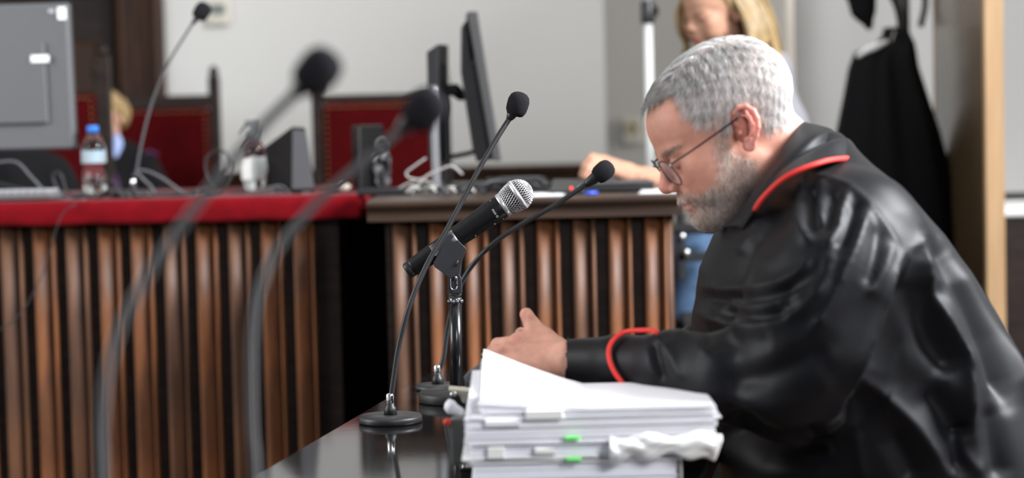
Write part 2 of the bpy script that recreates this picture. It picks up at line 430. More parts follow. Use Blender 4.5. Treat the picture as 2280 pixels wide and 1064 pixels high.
# ledge to the right of the door
lz = P(2260, 478, 6.3)[2]
lg = root('wall_ledge', 'white ledge over dark panel right of the light wooden door edge', 'ledge', (1.95, 6.7, 0))
link('ledge_top', *box((1.95, 6.68, lz), (.9, .42, .03), bev=.006), WHITEP, lg, smooth=False)
link('front_panel', *box((1.95, 6.66, lz/2-.01), (.86, .34, lz-.02)), WOOD_DARK, lg, smooth=False)
link('rail', *tube([(1.52, 6.5, lz+.05), (1.9, 6.5, lz+.05), (2.38, 6.5, lz+.05)], .012, 8, 2), BLACKP, lg)
for q in (1.55, 2.35): link('rail_bracket', *box((q, 6.5, lz+.03), (.02, .02, .05)), BLACKP, lg, smooth=False)

# ------------------------------------------------------------------ judges' bench (left) and clerk table (right)
def half_round(w, d, z0, z1, n=8, flat=0.0):
    """half-round moulding in X, proud towards -Y, with slightly wavy edges; origin at bottom centre"""
    prof = []
    for i in range(n+1):
        t = i/n; prof.append((-w/2+w*t, -d*(min(1, t/.16)**.6)*(1-.82*max(0, (t-.16)/.84)**1.25)) if w > .02 else (-w/2*math.cos(math.pi*t), -d*math.sin(math.pi*t)**.7))
    zs = np.linspace(z0, z1, 5); V = []
    for z in zs: V += [(x, y, z) for x, y in prof]
    m = n+1
    F = [[r*m+i, r*m+i+1, (r+1)*m+i+1, (r+1)*m+i] for r in range(4) for i in range(n)]
    F += [[r*m+n, r*m, (r+1)*m, (r+1)*m+n] for r in range(4)]
    F += [list(range(m))[::-1], [4*m+i for i in range(m)]]
    return np.array(V), F
def slatted(parent, xs, Y, z1, mod, wide, thin, off, xmax):
    protos = {}
    for k, x in enumerate(xs):
        for kind, w, d, dx in (('slat', wide, .026, wide/2), ('bead', thin, .024, off)):
            xc = x+dx
            if xc+w/2 > xmax: continue
            key = (kind, 0 if (k*7+3) % 5 < 3 else 1)
            if key not in protos:
                V, F = half_round(w, d, .06, z1)
                o = link(kind, V+[xc, Y, 0], F, WOOD_RED if key[1] == 0 else WOOD_MID, parent)
                # keep mesh local to the slat so that copies can share it
                me = o.data; dv = np.array([xc, Y, 0])-BASE[parent.name]
                me.vertices.foreach_set('co', (V).ravel()); me.update(); o.location = dv
                protos[key] = o
            else:
                o = protos[key].copy(); col.objects.link(o); o.parent = parent
                o.location = np.array([xc, Y, 0])-BASE[parent.name]
            o.rotation_euler = (0, 0, random.uniform(-.05, .05))
YL, YR, ZB = 4.82, 4.36, 1.03
mod = .0777
xR = P(757, 700, YL)[0]
jb = root('judges_bench', 'dark walnut judges bench with fluted slat front under a red cloth', 'bench', (-1.2, YL, 0))
link('front_panel', *box(((-2.2+xR)/2, YL+.035, .5), (xR+2.2, .03, 1.0)), WOOD_DARK, jb, smooth=False)
link('side_panel', *box((xR-.015, YL+.4, .5), (.03, .7, 1.0)), WOOD_DARK, jb, smooth=False)
link('gap_shade_panel', *box((-.22, 5.2, .49), (.46, .03, .98)), mat('gap_shade_black', (.006, .004, .003), .7, spec=.1), jb, smooth=False)  # added black sheet, painted as the darkness in the gap between the tables
link('worktop', *box(((-2.2+xR)/2, YL+.375, 1.008), (xR+2.2, .79, .036), bev=.006), WOOD_DARK, jb, smooth=False)
link('plinth', *box(((-2.2+xR)/2, YL+.01, .03), (xR+2.2, .06, .06)), WOOD_DARK, jb, smooth=False)
x0 = P(5.3, 750, YL)[0]
slatted(jb, [x0+mod*k for k in range(-3, 11)], YL+.02, .985, mod, .043, .011, .0505, xR+.01)
# red cloth
xc1 = P(806, 460, YL-.03)[0]
def cloth_sheet():
    prof = [(5.58, 1.0295), (5.3, 1.0295), (4.9, 1.0295), (4.83, 1.0297), (4.80, 1.0285), (4.787, 1.022), (4.782, 1.01), (4.780, .995), (4.781, .985), (4.780, .972)]
    pb = [(y+(.006 if i > 3 else 0), z-.0005 if i > 5 else z) for i, (y, z) in enumerate(prof)]
    N = 160; xs = np.linspace(-2.2, xc1, N); V = []
    for x in xs:
        for i, (y, z) in enumerate(prof):
            w = .0022*math.sin(x*23+i*.4)*max(0, i-4)/5+.0015*math.sin(x*61)*max(0, i-4)/5
            V.append((x, y+w, z+.002*(i > 2)+.0012*math.sin(x*31+1)*(i > 7)))
    m = len(prof); F = [[a*m+i, (a+1)*m+i, (a+1)*m+i+1, a*m+i+1] for a in range(N-1) for i in range(m-1)]
    # right-hand drop
    base = len(V); ys = np.linspace(5.58, 4.781, 30)
    for y in ys:
        for j, dz in enumerate((0, .004, .015, .03, .058)):
            V.append((xc1+(.0, .006, .011, .012, .013)[j]+.003*math.sin(y*40)*j/4, y, 1.0315-dz))
    F += [[base+a*5+i, base+a*5+i+1, base+(a+1)*5+i+1, base+(a+1)*5+i] for a in range(29) for i in range(4)]
    return np.array(V), F
o = link('tablecloth', *cloth_sheet(), VELVET, label='bright red cloth covering the top of the judges bench', cat='tablecloth')
md = o.modifiers.new('thick', 'SOLIDIFY'); md.thickness = .003; md.offset = 1

xL2, xR2 = P(862, 700, YR)[0], P(1505, 700, YR)[0]
xt0, xt1 = P(817, 460, YR-.03)[0], P(1521, 460, YR-.03)[0]
ct = root('clerk_table', 'dark wooden clerk table with moulded edge and fluted slats behind the microphone', 'table', ((xL2+xR2)/2, YR, 0))
link('front_panel', *box(((xL2+xR2)/2, YR+.035, .5), (xR2-xL2, .03, .99)), WOOD_DARK, ct, smooth=False)
link('side_panel', *box((xL2+.015, YR+.4, .5), (.03, .7, .99)), WOOD_DARK, ct, smooth=False)
link('side_panel', *box((xR2-.015, YR+.4, .5), (.03, .7, .99)), WOOD_DARK, ct, smooth=False)
def moulded_top(x0, x1, yf, yb, zt):
    prof = [(yb, zt), (yf+.01, zt), (yf+.003, zt-.002), (yf, zt-.006), (yf+.001, zt-.012), (yf+.008, zt-.017), (yf+.014, zt-.026), (yf+.014, zt-.034), (yf+.008, zt-.038), (yf+.008, zt-.044), (yb, zt-.044)]
    n = len(prof); V = [(x, y, z) for x in (x0, x1) for y, z in prof]
    F = [[i, (i+1) % n, (i+1) % n+n, i+n] for i in range(n)]+[list(range(n))[::-1], list(range(n, 2*n))]
    return np.array(V), F
link('worktop', *moulded_top(xt0, xt1, YR-.04, YR+.8, ZB), WOOD_TOP, ct, smooth=False)
xs = [P(877+79.9*k, 700, YR)[0] for k in range(-1, 9)]
slatted(ct, [x for x in xs if x > xL2-.01], YR+.02, .984, mod, .041, .011, .047, xR2+.005)
_v, _f = half_round(.02, .014, .06, .984); link('corner_bead', _v+[xR2-.012, YR+.02, 0], _f, WOOD_MID, ct)

# ------------------------------------------------------------------ high-backed chairs
def chair(Y, pl, pr, ptop, prail, label, post_w=.04, rail_h=.05, yaw=0, seat=.75, fin=0):
    """pl, pr: outer pixels of the posts at the top rail; ptop: pixel of post tops; prail: pixel of rail top"""
    x0, x1 = P(pl, prail, Y)[0], P(pr, prail, Y)[0]; zt = P((pl+pr)/2, ptop, Y)[2]; zr = P((pl+pr)/2, prail, Y)[2]
    cx, w = (x0+x1)/2, x1-x0; R = rotz(yaw); c0 = np.array([cx, Y, 0])
    r = root('high_back_chair', label, 'chair', c0, 'high-backed red velvet chairs behind the bench')
    def bx(n, c, s, m, b=.004): 
        V, F = box(c, s, None, b); return link(n, V@R.T+c0, F, m, r, smooth=False)
    for s in (-1, 1):
        bx('back_post', (s*(w/2-post_w/2), 0, zt/2), (post_w, .05, zt), WOOD_DARK)
        bx('front_leg', (s*(w/2-.03), -.5, .24), (.05, .05, .48), WOOD_DARK)
        bx('armrest', (s*(w/2-.03), -.26, .72), (.05, .5, .04), WOOD_DARK)
        bx('arm_support', (s*(w/2-.03), -.48, .6), (.04, .04, .24), WOOD_DARK)
        V, F = lathe([(.012, 0), (.02, .012), (.016, .026), (.004, .04)], (s*(w/2-post_w/2), 0, zt), n=10)
        link('finial', V@R.T+c0, F, WOOD_DARK, r)
    bx('top_rail', (0, 0, zr-rail_h/2), (w-2*post_w+.005, .045, rail_h), WOOD_DARK)
    bx('bottom_rail', (0, 0, .56), (w-2*post_w+.005, .045, .06), WOOD_DARK)
    h = zr-rail_h-.59
    bx('back_cushion', (0, -.012, .59+h/2), (w-2*post_w+.004, .055, h+.004), VELVET_CH, .014)
    bx('seat', (0, -.26, .46), (w-.02, .52, .1), VELVET_CH, .02)
    ns = []
    zz = zr-rail_h-.012
    for i in range(26):
        q = -w/2+post_w+.012+(w-2*post_w-.024)*i/25; ns.append(lathe([(.0032, 0), (.0022, .003), (.0005, .004)], (q, -.040, zz), (0, -1, 0), 6))
    for s in (-1, 1):
        for i in range(30):
            ns.append(lathe([(.0032, 0), (.0022, .003), (.0005, .004)], (s*(w/2-post_w-.012), -.040, zz-.02*i), (0, -1, 0), 6))
    V, F = join(ns); n = link('upholstery_nails', V@R.T+c0, F, BRASS, r); n['kind'] = 'stuff'
    return r
chair(6.5, -75, 246, 128, 204, 'high-backed red velvet chair behind the water bottle and grey monitor', post_w=.044, yaw=0.0, rail_h=.012)
chair(7.75, 205, 489, 172, 214, 'red velvet chair behind the judge, half hidden, left of the spray bottle')
chair(7.0, 694, 1001, 175, 209, 'red velvet chair behind the black loudspeaker and thin monitors', rail_h=.03)

# ------------------------------------------------------------------ coat stand and hanging robe
cs0 = P(1995, 300, 6.2)
cs = root('coat_stand', 'dark curved coat stand behind the hanging black robe', 'coat stand', (cs0[0], 6.2, 0))
link('pole', *lathe([(.02, .04), (.02, 1.75)], (cs0[0]+.03, 6.22, 0), n=16), BLACKM, cs)
link('base', *lathe([(.2, 0), (.2, .02), (.05, .045), (.02, .06)], (cs0[0]+.03, 6.22, 0), n=28), BLACKM, cs)
link('arm', *tube([P(2013, 110, 6.1), P(2008, 60, 6.1), P(1998, 15, 6.1), P(1980, -20, 6.12), P(1955, -45, 6.15)], [.013, .013, .012, .011, .010], 10), BLACKM, cs)
link('arm', *tube([P(2050, 60, 6.3), P(2060, 0, 6.3), P(2040, -50, 6.28), P(2003, -60, 6.25)], .010, 10), BLACKM, cs)
fd = Field(P(1850, 100, 6.2)-[.1, .2, .06], P(1990, -100, 5.95)+[.1, .2, .15], .006)
fd.path([P(1935, 58, 6.05), P(1922, 20, 6.05), P(1915, -30, 6.05), P(1920, -70, 6.05)], [.014, .038, .052, .05], .01, sc=(1, .6, 1))
V, Q = fd.mesh(2)
link('hanging_hat', V, Q, CLOTH_BLACK, label='black soft hat hanging at the top of the coat stand', cat='hat')
# robe on hanger
rows = [(62, 1968, 2018, .05), (95, 1960, 2035, .06), (110, 1905, 2038, .085), (150, 1890, 2043, .10), (220, 1878, 2065, .11), (300, 1862, 2092, .12), (400, 1850, 2118, .13), (500, 1840, 2140, .14), (620, 1835, 2155, .15), (760, 1835, 2168, .15), (900, 1835, 2175, .15), (1100, 1835, 2185, .15)]
def loft_rows(rows, Y, n=72, fold=.012, seed=0, per=5):
    r = np.random.default_rng(seed); ph = r.uniform(0, 6.28, 6)
    A = np.array([[P(a, y, Y)[2], P(a, y, Y)[0], P(b, y, Y)[0], d] for y, a, b, d in rows]); A = A[::-1]
    zs = np.linspace(A[0, 0], A[-1, 0], per*len(rows)); V = []
    for z in zs:
        a, b, d = (np.interp(z, A[:, 0], A[:, i]) for i in (1, 2, 3)); cx, w = (a+b)/2, (b-a)/2
        amp = fold*min(1, (A[-1, 0]-z)/.25)
        for t in np.linspace(0, 2*math.pi, n, endpoint=False):
            f = 1+amp/ max(w, .05)*(math.sin(7*t+ph[0]+z*1.2)+.7*math.sin(11*t+ph[1]-z*.8)+.5*math.sin(17*t+ph[2]))
            sx, sy = math.cos(t), math.sin(t)
            V.append((cx+w*np.sign(sx)*abs(sx)**.9*(1+(f-1)*abs(sy)), Y+d*np.sign(sy)*abs(sy)**.9*f, z))
    m = len(zs); F = [[i*n+j, i*n+(j+1) % n, (i+1)*n+(j+1) % n, (i+1)*n+j] for i in range(m-1) for j in range(n)]
    F += [list(range(n))[::-1], [(m-1)*n+j for j in range(n)]]
    return np.array(V), F
V, F = loft_rows(rows, 6.02, seed=3)
hr = link('hanging_robe', V, F, CLOTH_BLACK, label='long black robe hanging on a hanger from the coat stand', cat='robe')
g = root('coat_hanger', 'pale coat hanger shoulder showing at the neck of the hanging robe', 'hanger', P(1940, 118, 5.95))
link('hanger_arm', *tube([P(1908, 126, 5.93), P(1930, 112, 5.925), P(1950, 104, 5.93), P(1975, 92, 5.95)], [.006, .010, .010, .006], 10), WHITEP, g)
link('hook', *tube([P(1985, 92, 5.96), P(1992, 70, 5.97), P(2002, 62, 6.0), P(2010, 72, 6.05)], .0025, 6), SILVER, g)

# ------------------------------------------------------------------ things on the judges' bench
ZC = 1.0335
def on(px, Y, z=ZC): return np.array([P(px, 440, Y)[0], Y, z])
# grey monitor seen from the back
mc = P(-60, 175, 5.05)
mo = root('monitor', 'large grey monitor seen from the back at the left edge', 'monitor', on(-60, 5.05))
Rm = rotz(math.radians(-4))@rotx(math.radians(3))
w_, h_ = .52, .362
def mbox(n, dx, dy, dz, sx, sy, sz, m, b=.004, par=mo):
    V, F = box((dx, dy, dz), (sx, sy, sz), None, b); return link(n, V@Rm.T+mc, F, m, par, smooth=False)
mo_w = (P(165, 175, 5.05)[0]-mc[0])*2
mbox('back_casing', 0, 0, 0, mo_w, .028, h_, GREYP, .006)
mbox('bezel', 0, .016, 0, mo_w+.004, .008, h_+.004, BLACKP, .003)
mbox('rear_panel', -.02, -.019, -.015, mo_w-.08, .012, .20, GREYP, .004)
mbox('sticker', mo_w/2-.014, -.0155, h_/2-.026, .021, .003, .031, mat('white_label', (.95, .97, .95), .5), .001)
mbox('name_plate', .18, -.0265, .045, .046, .003, .018, mat('white_label', ()), .0015)
mbox('screw_cover', mo_w/2-.04, -.0155, h_/2-.020, .016, .003, .010, mat('pale_grey', (.42, .42, .44), .5), .003)
link('stand_neck', *box((mc[0], mc[1]+.03, (ZC+.012+mc[2]-.1)/2), (.07, .03, mc[2]-.1-ZC-.012), None, .006), BLACKP, mo, smooth=False)
link('stand_foot', *box((mc[0], 5.07, ZC+.0075), (.24, .16, .012), None, .004), BLACKP, mo, smooth=False)
# keyboard
kb0 = on(55, 4.92)
kb = root('keyboard', 'light grey keyboard on the red cloth below the big monitor', 'keyboard', kb0)
link('keyboard_body', *box(kb0+[-.03, 0, .007], (.22, .12, .014), None, .004), mat('keyboard_grey', (.12, .12, .125), .5), kb, smooth=False)
ks = []
for i in range(11):
    for j in range(5):
        ks.append(box(kb0+[-.03-.095+.019*i, -.045+.0215*j, .0185], (.015, .016, .009), None, .002))
for i, kv in enumerate(ks): link('key', *kv, mat('key_white', (.30, .30, .32), .5), kb, smooth=False)
# water bottle
b0 = on(212, 5.02)
wbt = root('water_bottle', 'clear water bottle with blue cap on the red-covered bench', 'bottle', b0)
bs = 158/901.
prof = [(.001, 0), (.026, .001), (.0295, .006), (.030, .03), (.0285, .036), (.030, .042), (.030, .055), (.0285, .060), (.030, .066), (.030, .118), (.0275, .130), (.020, .146), (.013, .157), (.0125, .162)]
link('bottle_body', *lathe(prof, b0, n=32, cap=True), GLASS, wbt)
link('bottle_label', *lathe([(.0304, .082), (.0304, .112)], b0, n=32, cap=False), mat('bottle_label', (.34, .38, .38), .4, nscale=50, c2=(.30, .45, .55), noise=.2), wbt)
link('water', *lathe([(.001, .002), (.025, .0025), (.0275, .008), (.0275, .108), (.001, .108)], b0, n=24), mat('water', (.9, .95, .97), .0, trans=1, ior=1.33), wbt)
link('cap', *lathe([(.0135, .158), (.0145, .160), (.0145, .171), (.013, .174), (.001, .1745)], b0, n=24), BLUECAP, wbt)
# gooseneck microphones
def gooseneck(pts, r, head, hdir, base, rbase, label, hb=.012, hs=1.0, ribs=True, group=None, neckr=None):
    g = root('gooseneck_microphone', label, 'microphone', base, 'gooseneck microphones')
    link('base', *lathe([(rbase*.96, 0), (rbase, .002), (rbase, hb-.003), (rbase*.96, hb), (rbase*.3, hb+.001), (.001, hb+.001)], base, n=48), mat('base_paint', (.02, .02, .022), .42), g)
    link('socket', *lathe([(.0105, hb), (.0085, hb+.012), (.0065, hb+.014), (.0065, hb+.018)], base, n=20), BLACKM, g)
    link('ferrule', *lathe([(.0058, hb+.017), (.0062, hb+.018), (.0062, hb+.030), (.0048, hb+.033)], base, n=16), CHROME, g)
    c = spline(np.array(pts), 60 if ribs else 14)
    if ribs:
        L = np.r_[0, np.cumsum(np.linalg.norm(np.diff(c, axis=0), axis=1))]; n = int(L[-1]/.0011)
        s = np.linspace(0, L[-1], n); c2_ = np.stack([np.interp(s, L, c[:, i]) for i in range(3)], 1)
        rr = r*(1+.10*np.where(np.arange(n) % 2, 1, -1)*(s < L[-1]*.97))
        link('stem', *tube(c2_, rr, 8, 1, smooth=False), CABLE, g)
    else: link('stem', *tube(c, r, 10, 1, smooth=False), mat('stem_lit_grey', (.07, .07, .073), .5), g)  # lighter grey carries the light falling on the stems in its colour
    head = np.array(head); hdir = np.array(hdir, float); hdir /= np.linalg.norm(hdir); e = np.array(pts[-1])
    dd = head-e; dl_ = np.linalg.norm(dd)
    link('neck', *lathe([(r*1.1, 0), (r*1.6, .004), (r*2.2, dl_*.45), (r*2.5, dl_*.75), (r*2.5, dl_)], e, dd, 16), BLACKP, g)
    R_ = .0165*hs
    link('windscreen', *lathe([(R_*.45, -R_*1.12), (R_*.74, -R_*1.02), (R_*.95, -R_*.62), (R_*1.0, -R_*.1), (R_*1.0, R_*.35), (R_*.86, R_*.78), (R_*.6, R_*1.03), (R_*.25, R_*1.14), (.0005, R_*1.16)], head, hdir, 28), FOAM, g)
    return g
# (a) on the judges' bench
gb = on(298, 4.95)
gooseneck([gb+[0, 0, .05]]+[P(x, y, 4.95) for x, y in ((303, 385), (313, 330), (328, 265), (347, 205), (378, 135), (410, 82))]+[P(428, 54, 4.95)], .0032, P(450, 25, 4.95), P(460, 5, 4.95)-P(435, 45, 4.95), gb, .03, 'gooseneck microphone rising beside the blue-capped water bottle', hs=1.22, ribs=False, hb=.008)
# spray bottle
s0 = on(567, 5.1)
sb = root('spray_bottle', 'clear spray bottle with dark trigger on the red-covered bench', 'bottle', s0)
K = 5.1/4500
link('bottle_body', *lathe([(.001, 0), (.027, .001), (.030, .006), (.0305, .09), (.029, .108), (.020, .124), (.012, .13), (.012, .138)], s0, n=32), GLASS, sb)
link('liquid', *lathe([(.001, .003), (.027, .004), (.0275, .03), (.0275, .032), (.001, .032)], s0, n=24), mat('water', ()), sb)
_v, _f = lathe([(.031, .03), (.031, .085)], s0, n=32, cap=False); link('bottle_label', _v, _f[12:], mat('white_label', ()), sb)
link('collar', *lathe([(.0145, .128), (.0145, .146), (.012, .149)], s0, n=20), mat('spray_grey', (.10, .11, .11), .5), sb)
def xz(px, py, Y): q = P(px, py, Y); return (q[0], q[2])
link('trigger_head', *prism([xz(x, y, 5.1) for x, y in ((546, 268), (578, 268), (580, 278), (577, 312), (558, 312), (562, 290), (552, 279), (546, 277))], 5.092, 5.11), mat('spray_grey', ()), sb, smooth=False)
link('trigger', *tube([P(551, 276, 5.1), P(541, 287, 5.1), P(532, 300, 5.1)], [.004, .003, .002], 8), mat('spray_dark', (.02, .035, .03), .5), sb)
# black loudspeaker box
def ld(px, py, Y): return P(px, py, Y)
sp0 = on(655, 5.0)
spk = root('loudspeaker', 'black wedge-shaped loudspeaker standing on the edge of the red cloth', 'loudspeaker', sp0)
zb = ZC
fr = [ (P(653, 280, 4.98)[0], P(653, 281, 4.98)[2]), (P(683, 281, 4.98)[0], P(683, 283, 4.98)[2]), (P(706, 436, 4.98)[0], zb), (P(652, 436, 4.98)[0], zb)]
bk = [ (P(590, 325, 5.12)[0], P(590, 327, 5.12)[2]), (P(640, 325, 5.12)[0], P(640, 325, 5.12)[2]), (P(668, 436, 5.12)[0], zb), (P(602, 436, 5.12)[0], zb)]
def hexa(f, b, yf, yb):
    V = [(x, yf, z) for x, z in f]+[(x, yb, z) for x, z in b]
    return np.array(V), [[0, 3, 2, 1], [4, 5, 6, 7], [0, 1, 5, 4], [1, 2, 6, 5], [2, 3, 7, 6], [3, 0, 4, 7]]
o = link('cabinet', *hexa(fr, bk, 4.95, 5.10), mat('speaker_black', (.008, .008, .008), .6, spec=.2), spk, smooth=False); bevel(o, .003)
a_ = np.array([fr[0], fr[1], fr[2], fr[3]]); c_ = a_.mean(0)
gr_ = c_+(a_-c_)*.9
o = link('grille', *prism(gr_, 4.944, 4.9505), mat('speaker_cloth', (.07, .071, .078), .8, bump=.4, bscale=800), spk, smooth=False)
link('badge', *box(P(682, 430, 4.944), (.02, .004, .008), None, .001), SILVER, spk, smooth=False)
# small black box with plastic bag in front
k0 = on(822, 5.05)
o = link('storage_box', *box(k0+[0, 0, .08], (.065, .07, .16), rotz(.35), .004), BLACKP, label='small upright black box in front of the middle red chair', cat='box', smooth=False)
fd = Field(k0+[.0, -.09, -.01], k0+[.09, 0, .15], .003)
c = on(852, 4.98)
for i in range(26):
    z = rng.uniform(.01, .115); w = .024*(1-.35*abs(z/.11-.45))
    fd.ell(c+[rng.uniform(-w, w)*.5, rng.uniform(-w, w)*.5, z+.008], (rng.uniform(.008, .018), rng.uniform(.008, .018), rng.uniform(.008, .02)), .003)
V, Q = fd.mesh(1)
link('plastic_bag', V, Q, mat('crumpled_plastic', (.50, .51, .54), .15, nscale=70, c2=(.04, .04, .045), spec=.8), label='crumpled clear plastic wrapping beside the small black box', cat='bag')
# router under cables
# thin monitors seen from the side
r0 = on(970, 4.9, ZB)
tm = root('monitor', 'thin monitor on a silver post, seen edge-on left of the bulky one', 'monitor', r0)
o = link('screen_panel', *hexa([xz(950, 116, 4.85), xz(976, 98, 4.85), xz(972, 352, 4.85), xz(955, 358, 4.85)], [xz(958, 112, 5.0), xz(996, 97, 5.0), xz(999, 360, 5.0), xz(965, 360, 5.0)], 4.85, 5.08), BLACKP, tm, smooth=False); bevel(o, .002)
link('post', *tube([P(972, 424, 4.84), P(968, 300, 4.84), P(966, 190, 4.84)], [.011, .010, .009], 12), mat('satin_silver', (.22, .22, .235), .35, metal=.6), tm)
for e_ in ((930, 436, 4.76), (1035, 436, 4.78), (1010, 420, 5.02)):
    link('foot', *tube([P(972, 414, 4.84), P((972+e_[0])/2, 424, (4.84+e_[2])/2), np.array([P(e_[0], e_[1], e_[2])[0], e_[2], ZB+.006])], .006, 8), SILVER, tm)
tm2 = root('monitor', 'bulky black monitor turned sideways on an arm above the clerk table', 'monitor', on(1070, 4.9, ZB))
o = link('screen_panel', *hexa([xz(1040, 27, 4.86), xz(1064, 26, 4.86), xz(1117, 357, 4.86), xz(1098, 358, 4.86)], [xz(1034, 30, 5.1), xz(1062, 28, 5.1), xz(1112, 357, 5.1), xz(1090, 357, 5.1)], 4.84, 5.2), mat('monitor_edge', (.05, .05, .05), .45), tm2, smooth=False); bevel(o, .003)
o = link('rear_housing', *prism([xz(x, y, 4.9) for x, y in ((1027, 62), (1042, 42), (1050, 140), (1068, 142), (1098, 355), (1062, 360), (1052, 330), (1026, 160))], 4.87, 5.14), BLACKP, tm2, smooth=False); bevel(o, .003)
link('stand_arm', *tube([P(990, 206, 4.95), P(1012, 200, 4.95), P(1026, 212, 4.95), P(1050, 208, 4.95)], [.012, .016, .014, .012], 10), BLACKP, tm2)
link('stand_column', *join([box(P(995, 300, 4.97), (.018, .05, .25), None, .003), box(P(988, 165, 4.95), (.014, .04, .05), None, .003)]), BLACKP, tm2, smooth=False)
link('lower_bracket', *tube([P(1000, 350, 4.97), P(1040, 342, 4.95), P(1062, 336, 4.95)], .006, 8), BLACKP, tm2)
link('stand_foot', *box(np.array([P(1010, 400, 4.97)[0], 4.97, ZB+.008]), (.2, .2, .016), None, .004), BLACKP, tm2, smooth=False)
# laptop, phone, dark tray, pen, sheets
l0 = on(1345, 4.62, ZB)
lp = root('laptop', 'closed black laptop under the woman\'s forearm on the clerk table', 'laptop', l0)
link('base', *box(l0+[.01, .05, .009], (.20, .24, .014), None, .003), BLACKP, lp, smooth=False)
link('lid', *box(l0+[.01, .05, .019], (.205, .24, .005), None, .002), DGREY, lp, smooth=False)
ph0 = on(1262, 4.52, ZB)
ph_ = root('desk_phone', 'small black device with a red light beneath the gooseneck tip', 'device', ph0)
o = link('housing', *hexa([xz(1225, 425, 4.46), xz(1300, 424, 4.46), (xz(1300, 424, 4.46)[0], ZB+.001), (xz(1225, 424, 4.46)[0], ZB+.001)], [xz(1232, 398, 4.6), xz(1292, 398, 4.6), (xz(1292, 424, 4.6)[0], ZB+.001), (xz(1232, 424, 4.6)[0], ZB+.001)], 4.46, 4.6), BLACKP, ph_, smooth=False); bevel(o, .002)
link('red_light', *lathe([(.003, 0), (.003, .002)], P(1272, 419, 4.458), (0, -1, 0), 10), mat('led_red', (.8, .02, .01), .4, emis=((1, .05, .02), 1.5)), ph_)
link('green_light', *lathe([(.003, 0), (.003, .002)], P(1289, 418, 4.458), (0, -1, 0), 10), mat('led_green', (.05, .4, .3), .4), ph_)
link('pen_cap', *tube([np.array([P(1303, 430, 4.40)[0], 4.40, ZB+.005]), np.array([P(1330, 430, 4.40)[0], 4.41, ZB+.005])], .004, 8, 2), mat('pen_blue', (.03, .08, .55), .4), label='short blue pen at the front edge of the clerk table', cat='pen')
def sheet(px, Y, w, d, rz, z, label, n=3):
    c = on(px, Y, z)
    return link('paper_sheet', *join([box(c+[.002*i, .003*i, .0008+.0012*i], (w, d, .001), rotz(rz+.03*i)) for i in range(n)]), mat('paper', (.7, .7, .72), .7), label=label, cat='paper', smooth=False)
sheet(1205, 4.45, .075, .12, .15, ZB, 'white sheets at the table edge behind the silver microphone head')
sheet(1470, 4.5, .09, .2, -.1, ZB, 'white sheets on the table right of the black laptop')
# cables on the bench
def cable(name_label, pts, r=.0028, m=CABLE, name='cable'):
    return link(name, *tube(pts, r, 8, 8), m, label=name_label, cat='cable')
def bp(lst, z=ZC): return [P(x, y, Y) if y is not None else on(x, Y, z+.004) for x, y, Y in lst]
cable('pale grey cable arching down in front of the black-robed person at far left', bp([(-40, 372, 4.9), (0, 361, 4.9), (38, 362, 4.9), (68, 392, 4.9), (100, 425, 4.9), (130, 441, 4.9), (190, 444, 4.9)]), .0032, mat('cable_greyish', (.10, .10, .11), .35))
cable('black cable crossing low behind the keyboard', bp([(-40, 400, 5.0), (30, 416, 5.0), (90, 428, 5.0), (150, 442, 4.98), (230, 441, 4.98)]), .004)
cable('small black cable loop standing left of the water bottle', bp([(150, 440, 5.02), (128, 420, 5.02), (118, 395, 5.02), (126, 383, 5.02), (137, 392, 5.02), (150, 428, 5.02), (180, 441, 5.02)]), .0028)
cable('thin black cable arching in front of the water bottle', bp([(205, 441, 4.94), (222, 412, 4.94), (240, 400, 4.94), (262, 415, 4.94), (283, 436, 4.94), (300, 441, 4.94)]), .0025)
cable('black cable running right from the bench microphone base', bp([(302, 378, 4.97), (330, 382, 4.97), (360, 396, 4.97), (392, 418, 4.97), (420, 436, 4.97), (470, 441, 4.97)]), .0035, mat('cable_greyish', ()))
cable('short dark cable sloping from the bench microphone', bp([(305, 385, 5.0), (322, 402, 5.0), (338, 418, 5.0), (350, 438, 5.0)]), .0035, mat('cable_greyish', ()))
cable('upright black cable loop on the bench left of the spray bottle', bp([(540, 441, 5.0), (500, 436, 5.0), (474, 412, 5.0), (458, 380, 5.0), (462, 350, 5.0), (482, 336, 5.0), (503, 340, 5.0), (516, 365, 5.0), (513, 395, 5.0), (497, 422, 5.0), (470, 440, 5.0)]), .0028)
ORD = ['leftmost', 'second from the left', 'third from the left', 'fourth from the left', 'fifth from the left', 'sixth from the left', 'rightmost']
for i in range(7):
    a = 160+i*45+rng.uniform(0, 15); w = rng.uniform(60, 190); y0 = 439+rng.uniform(-2, 3)
    pts = [(a, y0, 4.9+.02*i), (a+w*.25, y0-rng.uniform(3, 14), 4.9+.02*i), (a+w*.5, y0-rng.uniform(0, 6), 4.92+.02*i), (a+w*.75, y0-rng.uniform(4, 16), 4.9+.02*i), (a+w, y0, 4.9+.02*i)]
    cable(ORD[i]+' of the black cables lying along the red cloth', bp(pts), .006)['group'] = 'cable tangle on the red cloth'
for i in range(5):
    a = 545+i*14; pts = [(a, 440, 4.93), (a+8, 428-3*i, 4.93), (a+30, 424-2*i, 4.94), (a+48, 436, 4.94)]
    cable(ORD[i if i < 4 else 6]+' of the thin grey cable loops at the spray bottle foot', bp(pts), .0018, mat('cable_greyish', ()))['group'] = 'cable coil at the spray bottle'
cable('thin black cable hanging over the red cloth down the slats', bp([(190, 446, 4.85), (165, 456, 4.77), (140, 475, 4.765), (126, 510, 4.765), (112, 560, 4.765), (90, 620, 4.765), (55, 685, 4.765), (15, 725, 4.765), (-30, 745, 4.765)]), .0016)
cable('pale cable bent upright between the bag and the thin monitor', bp([(948, 352, 4.7), (925, 368, 4.7), (905, 384, 4.7), (912, 396, 4.7), (945, 402, 4.7), (965, 410, 4.7)], ZB), .0024, CABLE_G)
